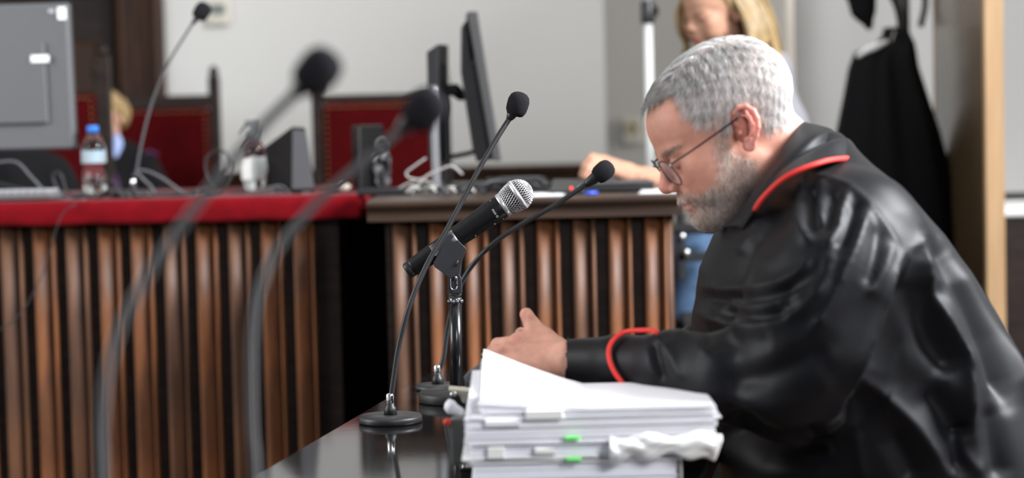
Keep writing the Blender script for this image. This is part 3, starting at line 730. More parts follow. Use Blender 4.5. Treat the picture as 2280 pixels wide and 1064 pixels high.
cable('pale grey cable leaning against the silver monitor foot', bp([(915, 430, 4.66), (930, 412, 4.66), (950, 392, 4.66), (975, 380, 4.66), (1005, 370, 4.66), (1030, 388, 4.66)], ZB), .0028, CABLE_G)
cable('thin pale cable running from bench box towards the monitor feet', bp([(865, 431, 4.7), (890, 418, 4.7), (915, 405, 4.7), (945, 396, 4.7)], ZB), .0022, CABLE_G)
for i in range(6):
    a = 905+i*22; yy = 430-rng.uniform(0, 6)
    cable(ORD[i if i < 5 else 6]+(' of the cables knotted' if 1 else '')+' round the silver monitor foot, '+('pale grey' if i % 2 == 0 else 'black'), bp([(a, yy+4, 4.6+.02*i), (a+14, yy-9, 4.6+.02*i), (a+34, yy-2, 4.62+.02*i), (a+52, yy-8, 4.6), (a+66, yy+3, 4.6)], ZB), .0035, CABLE_G if i % 2 == 0 else CABLE)['group'] = 'cable knot at the monitor foot'
for i in range(6):
    a = 1050+i*22
    cable(ORD[i if i < 5 else 6]+' of the black cables lying on the clerk table', bp([(a, 428, 4.7+.02*i), (a+22, 412-3*(i % 3), 4.7+.02*i), (a+60, 402+4*(i % 2), 4.72), (a+90, 418, 4.72), (a+110, 428, 4.7)], ZB), .004)['group'] = 'black cables on the clerk table'
link('adapter_block', *box(on(1150, 4.8, ZB)+[0, 0, .016], (.13, .1, .032), rotz(.2), .005), BLACKP, label='flat black adapter block among the cables on the clerk table', cat='adapter', smooth=False)
link('crumpled_tissue', *lathe([(.004, 0), (.012, .004), (.015, .012), (.008, .02), (.002, .022)], on(768, 4.95), n=9), mat('tissue', (.55, .5, .42), .9), label='small beige crumpled tissue between loudspeaker and black box', cat='tissue')
link('cable_box', *box(on(905, 4.72, ZB)+[-.05, 0, .008], (.12, .06, .016), rotz(-.25), .004), BLACKP, label='low black box at the joint between red cloth and clerk table', cat='box', smooth=False)

# ------------------------------------------------------------------ desk in front
ZD = 0.75
DT = mat('polished_black_desk', (0.006, 0.006, 0.006), 0.07, spec=.75, bump=.02, bscale=30)
A0 = PZ(966, 824, ZD); A1 = PZ(556, 1064, ZD)
dl = (A1-A0)[:2]; dl /= np.linalg.norm(dl); dp = np.array([-dl[1], dl[0]])
if dp[0] < 0: dp = -dp
B0 = A0[:2]; LEN, WID = 2.55, .575
cdk = B0+dl*LEN/2+dp*WID/2; angd = math.atan2(dp[1], dp[0])
dk = root('desk', 'long polished black desk under the papers and microphones', 'desk', (cdk[0], cdk[1], 0))
link('desktop', *box((cdk[0], cdk[1], ZD-.015), (WID, LEN, .03), rotz(angd), .003), DT, dk, smooth=False)
Rd = rotz(angd)
for sx in (-1, 1):
    for sy in (-1, 1):
        q = Rd@np.array([sx*(WID/2-.05), sy*(LEN/2-.06), 0]); link('leg', *box((cdk[0]+q[0], cdk[1]+q[1], .36), (.05, .05, .72), Rd, .003), BLACKP, dk, smooth=False)
q = Rd@np.array([0, LEN/2-.08, 0]); link('apron', *box((cdk[0]+q[0], cdk[1]+q[1], .68), (WID-.12, .02, .08), Rd), BLACKP, dk, smooth=False)

# gooseneck microphones on the desk
gb = PZ(870, 940, ZD)
Yb = gb[1]
pts = [gb+[0, 0, .028]]+[P(x, y, Yb+d) for x, y, d in ((877, 840, .0), (888, 770, .0), (912, 680, .0), (950, 590, .01), (990, 520, .02), (1030, 445, .03), (1070, 370, .04), (1105, 310, .05))]+[P(1133, 266, Yb+.06)]
gooseneck(pts, .0040, P(1153, 232, Yb+.06), P(1160, 205, Yb+.06)-P(1146, 252, Yb+.06), gb, .0475, 'sharp gooseneck microphone in front of the handheld microphone, on round black base', hb=.011, hs=1.0)
gb = PZ(975, 866, ZD); Yb = gb[1]
pts = [gb+[.0, 0, .028]]+[P(x, y, Yb+d) for x, y, d in ((987, 800, .0), (996, 735, .0), (1013, 665, -.01), (1045, 600, -.02), (1095, 545, -.03), (1160, 500, -.03), (1225, 463, -.03), (1280, 428, -.03))]+[P(1303, 412, Yb-.03)]
gooseneck(pts, .0042, P(1344, 381, Yb-.03), P(1360, 368, Yb-.03)-P(1328, 395, Yb-.03), gb, .038, 'low-bent gooseneck microphone reaching right above the man\'s hands', hb=.008, hs=.98)
for (pp, hd, hdir, bp_, lab) in (
    (((228, 1064), (226, 960), (236, 850), (262, 745), (310, 645), (375, 545), (440, 455), (510, 368), (590, 275)), (708, 158), ((690, 180), (726, 138)), (232, 1571), 'large blurred gooseneck microphone nearest the camera, left of its twin'),
    (((570, 1064), (562, 960), (560, 850), (562, 750), (575, 655), (610, 570), (670, 490), (740, 420), (820, 352)), (945, 243), ((925, 262), (965, 226)), (578, 1450), 'blurred gooseneck microphone whose head overlaps the thin monitor')):
    gb = PZ(bp_[0], bp_[1], ZD); Yb = gb[1]
    pts = [gb+[0, 0, .028]]+[P(x, y, Yb) for x, y in pp]+[P(pp[-1][0]+(hd[0]-pp[-1][0])*.55, pp[-1][1]+(hd[1]-pp[-1][1])*.55, Yb)]
    gooseneck(pts, .0042, P(*hd, Yb), P(*hdir[1], Yb)-P(*hdir[0], Yb), gb, .0475, lab, hb=.011, hs=1.0, ribs=False)

# handheld microphone in its clip on a desk stand
YH = 3.06
sbase = PZ(1017, 893, ZD); YH = sbase[1]
def H(x, y, dy=0): return P(x, y, YH+dy)
hm = root('handheld_microphone', 'black handheld microphone with silver ball grille held in a stand clip', 'microphone', H(1020, 520))
gc = H(1153, 434); tail = H(912, 600); ax = tail-gc; Lm = np.linalg.norm(ax); ax /= Lm
SIL = mat('satin_grille', (.62, .60, .62), .28, metal=.85)
R0 = .0247
link('grille_core', *lathe([(.0005, -R0+.002)]+[((R0-.0022)*math.sin(t), -(R0-.0022)*math.cos(t)) for t in np.linspace(.2, 1.6, 10)]+[(R0-.003, .006), (.0188, .026)], gc, ax, 32), mat('foam_inside', (.03, .03, .03), 1), hm)
u, v, _ = frame(ax)
def surf(s, a):
    """point on the grille: s 0..1 from tip to collar"""
    L1 = R0*math.pi/2; L2 = .028
    q = s*(L1+L2)
    if q < L1: t = q/R0; r, h = R0*math.sin(t), -R0*math.cos(t)
    else: w = (q-L1)/L2; h = .026*w; r = R0*(1-w)+.0192*w+.0012*math.sin(w*math.pi)
    return gc+ax*h+(u*math.cos(a)+v*math.sin(a))*r
wires = []
for sg in (-1, 1):
    for k in range(34):
        a0 = 2*math.pi*k/34
        pts = [surf(s, a0+sg*s*1.35) for s in np.linspace(.10, .985, 26)]
        wires.append(tube(pts, .00050, 4, 1, smooth=False, cap=False))
for k in range(7):
    wires.append(tube([surf(.015+.014*k, a) for a in np.linspace(0, 6.283, 25)], .0005, 4, 1, smooth=False, cap=False))
o = link('grille_mesh', *join(wires), SIL, hm); o['kind'] = 'stuff'
link('grille_band', *lathe([(R0-.001, -.0035), (R0+.0009, -.003), (R0+.0012, 0), (R0+.0009, .003), (R0-.001, .0035)], gc, ax, 40, cap=False), mat('silver_band', (.75, .74, .75), .3, metal=.7), hm)
link('collar', *lathe([(.0180, .024), (.0200, .0245), (.0203, .0300), (.0193, .0315), (.018, .032)], gc, ax, 40), mat('silver_band', ()), hm)
BODY = mat('microphone_black', (.006, .006, .0065), .38, spec=.35, bump=.05, bscale=400)
link('body', *lathe([(.0190, .031), (.0197, .034), (.0197, .052), (.0190, .062), (.0182, .085), (.0165, .13), (.0142, Lm-.008), (.0138, Lm-.004)], gc, ax, 40), BODY, hm)
link('tail_cap', *lathe([(.0128, Lm-.005), (.0135, Lm-.003), (.0135, Lm+.003), (.0120, Lm+.0055), (.010, Lm+.006)], gc, ax, 32), BLACKP, hm)
# lettering on the side that faces the camera
fr_ = -np.array([0, 1, 0]); sd = fr_-ax*(fr_@ax); sd /= np.linalg.norm(sd); tv = np.cross(ax, sd)
wp = mat('print_white', (.75, .75, .75), .5)
def on_mic(h, a, r): return gc+ax*h+(sd*math.cos(a)+tv*math.sin(a))*r
def frame4(p, x, y, z):
    M = np.eye(4); M[:3, 0] = x; M[:3, 1] = y; M[:3, 2] = z; M[:3, 3] = p; return M
for st, hh, a in (('P', .046, .19), ('G', .046, .06), ('5', .046, -.07), ('8', .046, -.20)):
    tdir = -(tv if (tv@np.array([0, 0, 1])) > 0 else -tv); sgn = 1 if tdir@tv > 0 else -1
    aa = -a*sgn; n_ = sd*math.cos(aa)+tv*math.sin(aa); xd_ = np.cross(-ax*1.0, n_); xd_ *= np.sign(xd_@tdir); 
    yd_ = np.cross(n_, xd_)
    text('lettering', st, .0042, frame4(on_mic(hh, aa, .0199), xd_, yd_, n_), wp, hm, .0001)
aa = .45*sgn; n_ = sd*math.cos(aa)+tv*math.sin(aa)
link('switch_ring', *tube([on_mic(.046, aa, .0199)+.0016*(math.cos(t)*ax+math.sin(t)*np.cross(n_, ax)) for t in np.linspace(0, 6.283, 17)], .0003, 4, 1, smooth=False), wp, hm)
for hh, a, s_ in ((.0405, 1.15, .0016), (.056, 1.05, .0018), (.092, 1.0, .0015), (.041, -1.1, .0013)):
    aa = a*sgn; n_ = sd*math.cos(aa)+tv*math.sin(aa); link('print_mark', *box(on_mic(hh, aa, .0196 if hh < .06 else .0180), (s_, .0006, s_), np.stack([ax, n_, np.cross(ax, n_)], 1)), wp, hm, smooth=False)
# stand with clip
ms = root('microphone_stand', 'short black desk stand whose grey clip grips the handheld microphone', 'microphone stand', sbase)
CLIP = mat('clip_grey_rubber', (.030, .031, .036), .38, spec=.5)
px_ = H(1013, 655)
sx = sbase[0]-.001
pb_ = np.array([sx, YH, ZD])
link('base', *lathe([(.058, 0), (.060, .002), (.060, .014), (.058, .0165), (.02, .018), (.012, .022)], pb_, n=56), mat('cast_black', (.012, .012, .012), .5), ms)
zt_ = H(1014, 676)[2]
link('pole', *lathe([(.0100, .018), (.0100, zt_-ZD)], pb_, (H(1014, 676)-pb_), n=24), mat('gloss_black_tube', (.008, .008, .009), .22, spec=.6), ms)
kn = [lathe([(.0098, -.001), (.0108, .001), (.0108, .009), (.0095, .011)], H(1014, 677), n=24)]
for k in range(10):
    a = k*.628; kn.append(lathe([(.0022, 0), (.003, .003), (.0022, .006)], H(1014, 677)+[.0102*math.cos(a), .0102*math.sin(a), .0015], n=8))
link('knurled_collar', *join(kn), mat('dark_chrome', (.12, .12, .13), .2, metal=.8), ms)
link('yoke_barrel', *lathe([(.0105, 0), (.0108, .002), (.0102, .022), (.0080, .024)], H(1013, 659), n=28), CLIP, ms)
YC = YH
def HX(x, y): q = P(x, y, YC); return (q[0], q[2])
for sy in (-1, 1):
    poly = [HX(*p) for p in ((997, 652), (1029, 652), (1028, 622), (1024, 611), (1013, 605), (1003, 611), (998, 622))]
    y0 = YC-.0115 if sy < 0 else YC+.0075
    o = link('yoke_arm', *prism(poly, y0, y0+.004), CLIP, ms, smooth=False); bevel(o, .001)
slot = [HX(1011+7*math.cos(t), (620 if math.sin(t) < 0 else 636)+8*math.sin(t)) for t in np.linspace(0, 6.28, 20, endpoint=False)]
link('yoke_slot', *tube([(x, YC-.0120, z) for x, z in slot+slot[:1]], .0008, 6, 1, smooth=False), SILVER, ms)
link('pivot_screw', *join([lathe([(.0046, 0), (.0048, .0015), (.0042, .0035)], H(1010, 617, -.0115), (0, -1, 0), 16), box(H(1010, 617, -.0155), (.008, .001, .0012))]), mat('dark_chrome', ()), ms)
web = [HX(*p) for p in ((1006, 518), (1038, 552), (1033, 566), (1028, 585), (1026, 606), (1024, 622), (1003, 622), (993, 612), (982, 603), (968, 592), (966, 584), (980, 556))]
o = link('clip_web', *prism(web, YC-.0072, YC+.0072), CLIP, ms, smooth=False); bevel(o, .0015)
# saddle that wraps the microphone body
hA, hB = (H(1022, 535)-gc)@ax, (H(972, 570)-gc)@ax
sad = []; nseg = 26; th_ = np.linspace(-2.35, 2.35, nseg)
dn = -np.array([0, 0, 1.0]); dn -= ax*(dn@ax); dn /= np.linalg.norm(dn); sdv = np.cross(ax, dn)
V = []
for hh in np.linspace(hA, hB, 5):
    rr = .0182-.0016*(hh-hA)/(hB-hA)
    for r2 in (rr, rr+.0028):
        for t in th_: V.append(gc+ax*(hh+.006*math.cos(t)*0)+r2*(dn*math.cos(t)+sdv*math.sin(t)))
m = nseg; F = []
for i in range(4):
    for j in range(nseg-1):
        a = i*2*m; b = (i+1)*2*m
        F.append([a+m+j, a+m+j+1, b+m+j+1, b+m+j]); F.append([a+j, b+j, b+j+1, a+j+1])
    for j in (0, nseg-1): F.append([i*2*m+j, i*2*m+m+j, (i+1)*2*m+m+j, (i+1)*2*m+j])
for i in (0, 4):
    for j in range(nseg-1): F.append([i*2*m+j, i*2*m+j+1, i*2*m+m+j+1, i*2*m+m+j])
link('clip_saddle', np.array(V), F, CLIP, ms)
o = link('clip_cheek', *prism([HX(*p) for p in ((1006, 518), (1039, 552), (1030, 578), (1022, 610), (1003, 618), (985, 604), (968, 592), (966, 583))], YC-.0205, YC-.0175), CLIP, ms, smooth=False); bevel(o, .001)
link('clip_slot', *tube([H(1019, 580, -.021), H(1015, 592, -.021)], .0016, 8, 2), BLACKP, ms)

# ------------------------------------------------------------------ papers
PAPER = mat('paper_white', (.93, .92, .96), .75)
PAPER2 = mat('paper_edge', (.90, .90, .96), .8)
COVER = mat('card_cover', (.86, .85, .86), .6)
def sheets(xa, xb, yf, yb, z0, z1, n, seed, jit=.003, curl=None, yaw=0.0, corner=0):
    """n thin slabs of paper lying on each other, each slightly shifted"""
    r = np.random.default_rng(seed); V = []; F = []; k = 0
    NX, NY = 14, 3
    ts = (z1-z0)/n
    for i in range(n):
        dx, dy, da = r.normal(0, jit), r.normal(0, jit), r.normal(0, .006)+yaw
        xs = np.linspace(xa, xb+r.normal(0, jit*1.2), NX); ys = np.linspace(yf, yb, NY)
        c, s = math.cos(da), math.sin(da); mx_, my_ = (xa+xb)/2, (yf+yb)/2
        for top in (0, 1):
            for x in xs:
                for y in ys:
                    z = z0+ts*(i+(0.04 if top == 0 else .92))
                    if curl is not None: z += curl((x-xa)/(xb-xa), (y-yf)/(yb-yf))*(i+top)/n
                    V.append((mx_+(x-mx_)*c-(y-my_)*s+dx, my_+(x-mx_)*s+(y-my_)*c+dy, z))
        N = NX*NY
        for a in range(NX-1):
            for b in range(NY-1):
                q = [a*NY+b, (a+1)*NY+b, (a+1)*NY+b+1, a*NY+b+1]; F.append([k+N+w for w in q]); F.append([k+w for w in q[::-1]])
        rim = [a*NY for a in range(NX)]+[(NX-1)*NY+b for b in range(1, NY)]+[a*NY+NY-1 for a in range(NX-2, -1, -1)]+[b for b in range(NY-2, 0, -1)]
        for a in range(len(rim)): p, q = rim[a], rim[(a+1) % len(rim)]; F.append([k+p, k+q, k+N+q, k+N+p])
        k += 2*N
    return np.array(V), F
YF = 2.36
def xf(px, y=950): return P(px, y, YF)[0]
def zf(py, px=1300): return P(px, py, YF)[2]
GRN = mat('green_tab', (.12, .72, .13), .6)
WTB = mat('white_tab', (.88, .88, .84), .6)
z5, z4, z3, z2, z1 = zf(1022), zf(985), zf(950), zf(922), zf(906)
b5 = root('document_binder', 'thick pale bundle of documents at the bottom of the paper stack', 'documents', (xf(1280), YF+.1, ZD))
link('pages', *sheets(xf(1052), xf(1508), YF+.006, YF+.2, ZD+.002, z5-.004, 16, 1, .0012), PAPER2, b5, smooth=False)
link('cover', *box((xf(1282), YF+.103, z5-.0025), (xf(1515)-xf(1042), .206, .0025), None, .0008), COVER, b5, smooth=False)
link('cover', *box((xf(1280), YF+.103, ZD+.0012), (xf(1515)-xf(1045), .206, .002), None, .0008), COVER, b5, smooth=False)
link('spine_board', *box((xf(1515), YF+.103, (ZD+z5)/2), (.002, .206, z5-ZD-.002)), mat('card_grey', (.6, .6, .58), .7), b5, smooth=False)
b4 = root('document_folder', 'second bundle from the bottom, with white sticky tabs and a green flag', 'documents', (xf(1310), YF+.1, z5))
link('pages', *sheets(xf(1045), xf(1575), YF+.004, YF+.205, z5+.0015, z4-.001, 9, 2, .0018), PAPER2, b4, smooth=False)
def wavy(xa, xb, yf, yb, z, amp, seed, m, par, name='cover', n=40):
    r = np.random.default_rng(seed); ph = r.uniform(0, 6, 3); V = []
    for k in range(n+1):
        x = xa+(xb-xa)*k/n
        for j, (y, dz) in enumerate(((yb, 0), ((yf+yb)/2, 0), (yf+.004, 0), (yf, -.0012), (yf-.0005, -.004))):
            V.append((x, y+.0015*math.sin(9*k/n*6.28/3+ph[0])*(j > 1), z+dz+amp*(.5+.5*math.sin(k/n*9+ph[1])*math.cos(j+ph[2]))*(j > 1)*.5))
    F = [[k*5+j, k*5+j+1, (k+1)*5+j+1, (k+1)*5+j] for k in range(n) for j in range(4)]
    o = link(name, np.array(V), F, m, par); md = o.modifiers.new('t', 'SOLIDIFY'); md.thickness = .0008; return o
wavy(xf(1027), xf(1330), YF-.001, YF+.2, z5+.0045, .004, 5, mat('plastic_sleeve', (.86, .86, .85), .25, spec=.6), b4, 'plastic_cover')
link('green_flag', *box((xf(1275), YF-.004, zf(1020)), (.018, .012, .0035), roty(.05), .001), GRN, b4, smooth=False)
link('sticky_tab', *box((xf(1104), YF-.003, zf(1002)), (.020, .008, .014), None, .001), WTB, b4, smooth=False)
link('sticky_tab', *box((xf(1213), YF-.003, zf(1001)), (.026, .008, .007), roty(.06), .001), WTB, b4, smooth=False)
# crumpled sleeve hanging out at the right
NX, NY = 46, 14; V = []
r_ = np.random.default_rng(11)
for a in range(NX):
    for b in range(NY):
        s, t = a/(NX-1), b/(NY-1)
        px = 1358+250*s; top = 972-10*s+6*math.sin(s*14); bot = 1030-30*s+ (40*max(0, s-.62)*2.2) + 7*math.sin(s*19+1)
        if s > .93: bot -= 60*(s-.93)/.07
        y = top+(bot-top)*t
        V.append(P(px, y, YF-.006-.010*math.sin(t*math.pi)-.003*math.sin(s*7+t*3)-.0035*abs(math.sin(s*9.3-t*4+math.sin(s*5)*2))-.0025*abs(math.sin(s*17+t*11+math.sin(t*6))) ))
F = [[a*NY+b, (a+1)*NY+b, (a+1)*NY+b+1, a*NY+b+1] for a in range(NX-1) for b in range(NY-1)]
o = link('crumpled_sleeve', np.array(V), F, mat('plastic_sleeve', ()), b4); md = o.modifiers.new('t', 'SOLIDIFY'); md.thickness = .0006
b3 = root('document_bundle', 'third bundle from the bottom with a bright green flag on its lower edge', 'documents', (xf(1310), YF+.1, z4))
link('pages', *sheets(xf(1036), xf(1592), YF, YF+.205, z4+.0005, z3-.001, 9, 3, .0016), PAPER, b3, smooth=False)
link('green_flag', *box((xf(1273), YF-.004, zf(973)), (.018, .012, .0035), None, .001), GRN, b3, smooth=False)
b2 = root('document_bundle', 'thin bundle just beneath the uppermost, with a pale tab on its front edge', 'documents', (xf(1315), YF+.1, z3))
link('pages', *sheets(xf(1042), xf(1596), YF+.001, YF+.208, z3+.0005, z2-.0008, 7, 4, .0022), PAPER, b2, smooth=False)
link('sticky_tab', *box((xf(1120), YF-.003, zf(936)), (.042, .008, .008), None, .001), PAPER, b2, smooth=False)
link('sticky_tab', *box((xf(1213), YF-.004, zf(919)), (.044, .008, .011), None, .001), WTB, b2, smooth=False)
b1 = root('document_bundle', 'uppermost bundle of white pages, its left side curled upward', 'documents', (xf(1330), YF+.1, z2))
def curl(u, v):
    return (0.047*max(0, (.46-u)/.46)**1.15)*(.25+.75*min(1, v*1.2))
link('pages', *sheets(xf(1072), xf(1590), YF+.002, YF+.212, z2+.0005, z1, 9, 6, .0016, curl=curl, yaw=-.012), PAPER, b1, smooth=False)
# page standing at the far left of the top bundle
NY = 10; V = []
yb0 = YF+.215
for a in range(4):
    for b in range(NY):
        t = b/(NY-1); s = a/3
        V.append(P(1068+14*t-10*(t > .9)*(1-s)+s*14, 862-74*t+2*s, yb0-.02*s-.015*math.sin(t*3)))
F = [[a*NY+b, (a+1)*NY+b, (a+1)*NY+b+1, a*NY+b+1] for a in range(3) for b in range(NY-1)]
o = link('curled_page', np.array(V), F, PAPER, b1); md = o.modifiers.new('t', 'SOLIDIFY'); md.thickness = .0012
# leaf behind: rises to the left, its near face towards the camera
V = []; NXx, NYy = 20, 6
for a in range(NXx):
    s = a/(NXx-1); px = 1078+(1312-1078)*s; ytop = 788+(859-788)*s**.92
    for b in range(NYy):
        t = b/(NYy-1); V.append(P(px-6*t*(1-s), ytop+(905-ytop)*t, YF+.215-.19*t))
F = [[a*NYy+b, a*NYy+b+1, (a+1)*NYy+b+1, (a+1)*NYy+b] for a in range(NXx-1) for b in range(NYy-1)]
o = link('raised_page', np.array(V), F, PAPER, b1); md = o.modifiers.new('t', 'SOLIDIFY'); md.thickness = .0015
# side bundle peeking at the left edge
b0_ = PZ(1030, 905, ZD)
# clutter left of the stack
o = link('folded_papers', *sheets(xf(1046), xf(1080), YF+.03, YF+.20, z3, z1+.012, 5, 8, .001, curl=lambda u, v: .01*v), PAPER, label='narrow folded papers tucked at the left end of the stack', cat='papers', smooth=False)
gz = PZ(1050, 885, ZD)
gs = root('plastic_folder', 'dark grey translucent folder corner standing left of the raised pages', 'folder', (P(1060, 860, 2.72)[0], 2.72, ZD))
o = link('sleeve', *prism([xz(x, y, 2.72) for x, y in ((1033, 836), (1044, 824), (1062, 812), (1082, 794), (1092, 796), (1092, 925), (1040, 925), (1036, 846))], 2.70, 2.716), mat('smoke_plastic', (.10, .10, .11), .3), gs, smooth=False); bevel(o, .002)
o = link('fold', *prism([xz(x, y, 2.69) for x, y in ((1036, 846), (1052, 848), (1092, 852), (1092, 925), (1044, 925))], 2.685, 2.699), mat('smoke_dark', (.035, .035, .04), .35), gs, smooth=False); bevel(o, .002)
bc = PZ(1038, 905, ZD)
sc = root('stapler', 'small black stapler with beige lever beside the papers', 'stapler', (P(1030, 880, 2.66)[0], 2.66, ZD))
o = link('lever', *prism([xz(x, y, 2.66) for x, y in ((998, 861), (1052, 866), (1052, 888), (1040, 897), (1030, 893), (1024, 878), (1000, 868))], 2.645, 2.675), mat('aged_ivory', (.50, .46, .38), .5), sc, smooth=False); bevel(o, .003)
o = link('stapler_body', *join([prism([xz(x, y, 2.66) for x, y in ((1000, 874), (1022, 876), (1034, 896), (1050, 906), (1050, 1004), (1022, 1004), (1020, 930), (1008, 900))], 2.648, 2.672)]), BLACKP, sc, smooth=False); bevel(o, .003)
link('rivet', *lathe([(.004, 0), (.005, .002), (.003, .004)], P(1010, 878, 2.646), (0, -1, 0), 12), SILVER, sc)
fd = Field(P(985, 930, 2.55)-[.01, .03, .01], P(1035, 885, 2.55)+[.01, .03, .01], .0015)
fd.ell(P(1004, 906, 2.55), (.008, .010, .009), .003, rotz(.4)); fd.ell(P(1018, 914, 2.55), (.010, .011, .006), .003, roty(.4)); fd.ell(P(1001, 898, 2.55), (.003, .006, .006), .002)
V, Q = fd.mesh(1); V += rng.normal(0, .0003, V.shape)
tz = PZ(1010, 926, ZD)
link('crumpled_note', V, Q, PAPER, label='small crumpled white note lying on the clutter left of the stack', cat='paper')
dv = root('tape_dispenser', 'dark grey tape holder with red tip beneath the crumpled note', 'tape dispenser', (P(1018, 960, 2.5)[0], 2.5, ZD))
o = link('housing', *prism([xz(x, y, 2.5) for x, y in ((1001, 930), (1036, 928), (1042, 1030), (1006, 1034))], 2.485, 2.515), mat('housing_grey', (.085, .085, .08), .35), dv, smooth=False); bevel(o, .004)
link('red_tip', *lathe([(.002, 0), (.0055, .001), (.0055, .006), (.003, .008)], P(997, 946, 2.49), (0, 0, 1), 12), mat('red_tip', (.7, .05, .02), .4), dv)

# ------------------------------------------------------------------ people
def head_axes(pitch, yaw, roll=0.0):
    p, y = math.radians(pitch), math.radians(yaw)
    h = np.array([-math.cos(y), -math.sin(y), 0]); z = np.array([0, 0, 1.0])
    f = math.cos(p)*h-math.sin(p)*z; u = math.sin(p)*h+math.cos(p)*z
    s = np.cross(u, f)
    return f, s, u            # forward, left side, up
MM = .001
def head_field(h=2.0, female=False):
    """skull and face in head space (mm): x forward, y left side, z up, origin between the ears"""
    F = Field((-120, -96, -150), (146, 96, 132), h); F.F[:] = 60
    E = lambda c, r, k=8, R=None, op='add': F.ell(c, r, k, R, op)
    E((-2, 0, 40), (97, 75, 76), 6)
    E((46, 0, 48), (53, 62, 46), 16)
    E((84, 0, 24), (19, 50, 13 if not female else 9), 12)      # brow ridge
    E((44, 0, -12), (58, 62 if not female else 57, 60), 18)
    E((46, 0, -52), (54, 53 if not female else 43, 36 if not female else 30), 20)
    E((86, 0, -68 if not female else -64), (24, 28 if not female else 20, 22), 16)        # chin
    for s in (-1, 1):
        E((70, s*44, -6), (24, 22, 20), 14)                      # cheekbone
        E((66, s*40, -30), (30, 24, 28), 16)
        E((12, s*53, -52), (24, 14 if not female else 8, 26), 18)                    # jaw angle
        E((104, s*31, 11), (13, 17, 11), 8, op='sub')            # socket
    if not female: E((64, 0, -72), (40, 38, 22), 18); E((82, 0, -72), (22, 27, 19), 12)
    E((88, 0, -36), (22, 29, 26), 12)                            # muzzle
    # nose
    F.cone((98, 0, 20), (115 if not female else 112, 0, -10), 6, 9 if not female else 7, 7); E((115.5 if not female else 113, 0, -12), (10.5, 10, 9.5) if not female else (8, 7.5, 7), 5)
    for s in (-1, 1):
        E((108, s*10.5, -17), (9, 6.5, 6.5), 4)
        E((110, s*6, -22.5), (6.5, 3.0, 3.5), 2, op='sub')
    # lips
    E((106.5, 0, -39), (6.5, 21, 5), 4, rotz(0)); E((104.5, 0, -49), (7, 18, 5.5), 4)
    F.path([(106, -24, -46), (111.5, -9, -43.8), (112.5, 0, -43.5), (111.5, 9, -43.8), (106, 24, -46)], [1.6, 2.0, 2.2, 2.0, 1.6], 2.5, op='sub')
    E((105, 0, -59), (7, 16, 4), 5, op='sub')
    # eyes: lowered lids
    for s in (-1, 1):
        E((86.5, s*31, 12), (12.8, 13.5, 12.5), 3)
        F.path([(91, s*(31+14), 9), (97.5, s*(31+8), 5.5), (99.2, s*31, 4.5), (97.0, s*(31-9), 6), (92, s*(31-14), 8)], [1.2]*5, 2, op='sub')
        F.path([(93, s*(31+14), 17), (98, s*(31+6), 20), (98.5, s*(31-6), 20), (95, s*(31-13), 17)], [1.1]*4, 2.5, op='sub')
        F.path([(90, s*44, 0), (96, s*34, -6), (97, s*22, -4)], [1.0]*3, 4, op='sub')
    # neck
    return F
def ear_field(h=.8):
    """left ear in its own plane (mm): x along the back direction, z up, y outwards"""
    F = Field((-26, -12, -40), (28, 22, 36), h); F.F[:] = 30
    F.ell((1, 0, 4), (16, 4.5, 24), 3)
    F.ell((3, 2, 8), (17, 4, 21), 2)
    F.ell((-3, 6, 0), (9, 6.5, 12), 3, op='sub')
    F.ell((3, 6, 12), (9, 4, 9), 3, op='sub')
    hel = [(-7, 4, 3), (-12, 5, 8), (-14, 5.5, 15), (-11, 6.5, 23), (-3, 7.5, 28.5), (7, 8.5, 28), (15, 9.5, 21), (18, 10, 11), (17, 9.5, 0), (12.5, 8, -10), (7, 6, -18)]
    F.path(hel, [2.2, 2.4, 2.6, 2.8, 3.0, 3.1, 3.1, 3.0, 2.9, 2.8, 3.0], 1.6)
    F.path([(4, 5, 22), (8, 7, 14), (10, 8.0, 4), (8, 7.5, -6), (2, 6.5, -12)], [1.6, 2.1, 2.4, 2.3, 2.2], 2)
    F.path([(-2, 5, 18), (5, 6, 16), (9, 7, 10)], [1.2, 1.7, 2], 2)
    F.ell((-9, 5, -3), (3.6, 3.2, 5), 2)                        # tragus
    F.ell((-1, 6, -13), (3.4, 2.6, 3), 2)
    F.ell((1, 4, -21), (9, 3.6, 8.5), 3)                         # lobe
    F.ell((-6, -2, 2), (10, 7, 16), 6)                           # root
    return F
def to_world(V, O, ax, sc):
    f, s, u = ax; return O+sc*MM*(V[:, :1]*f+V[:, 1:2]*s+V[:, 2:3]*u)
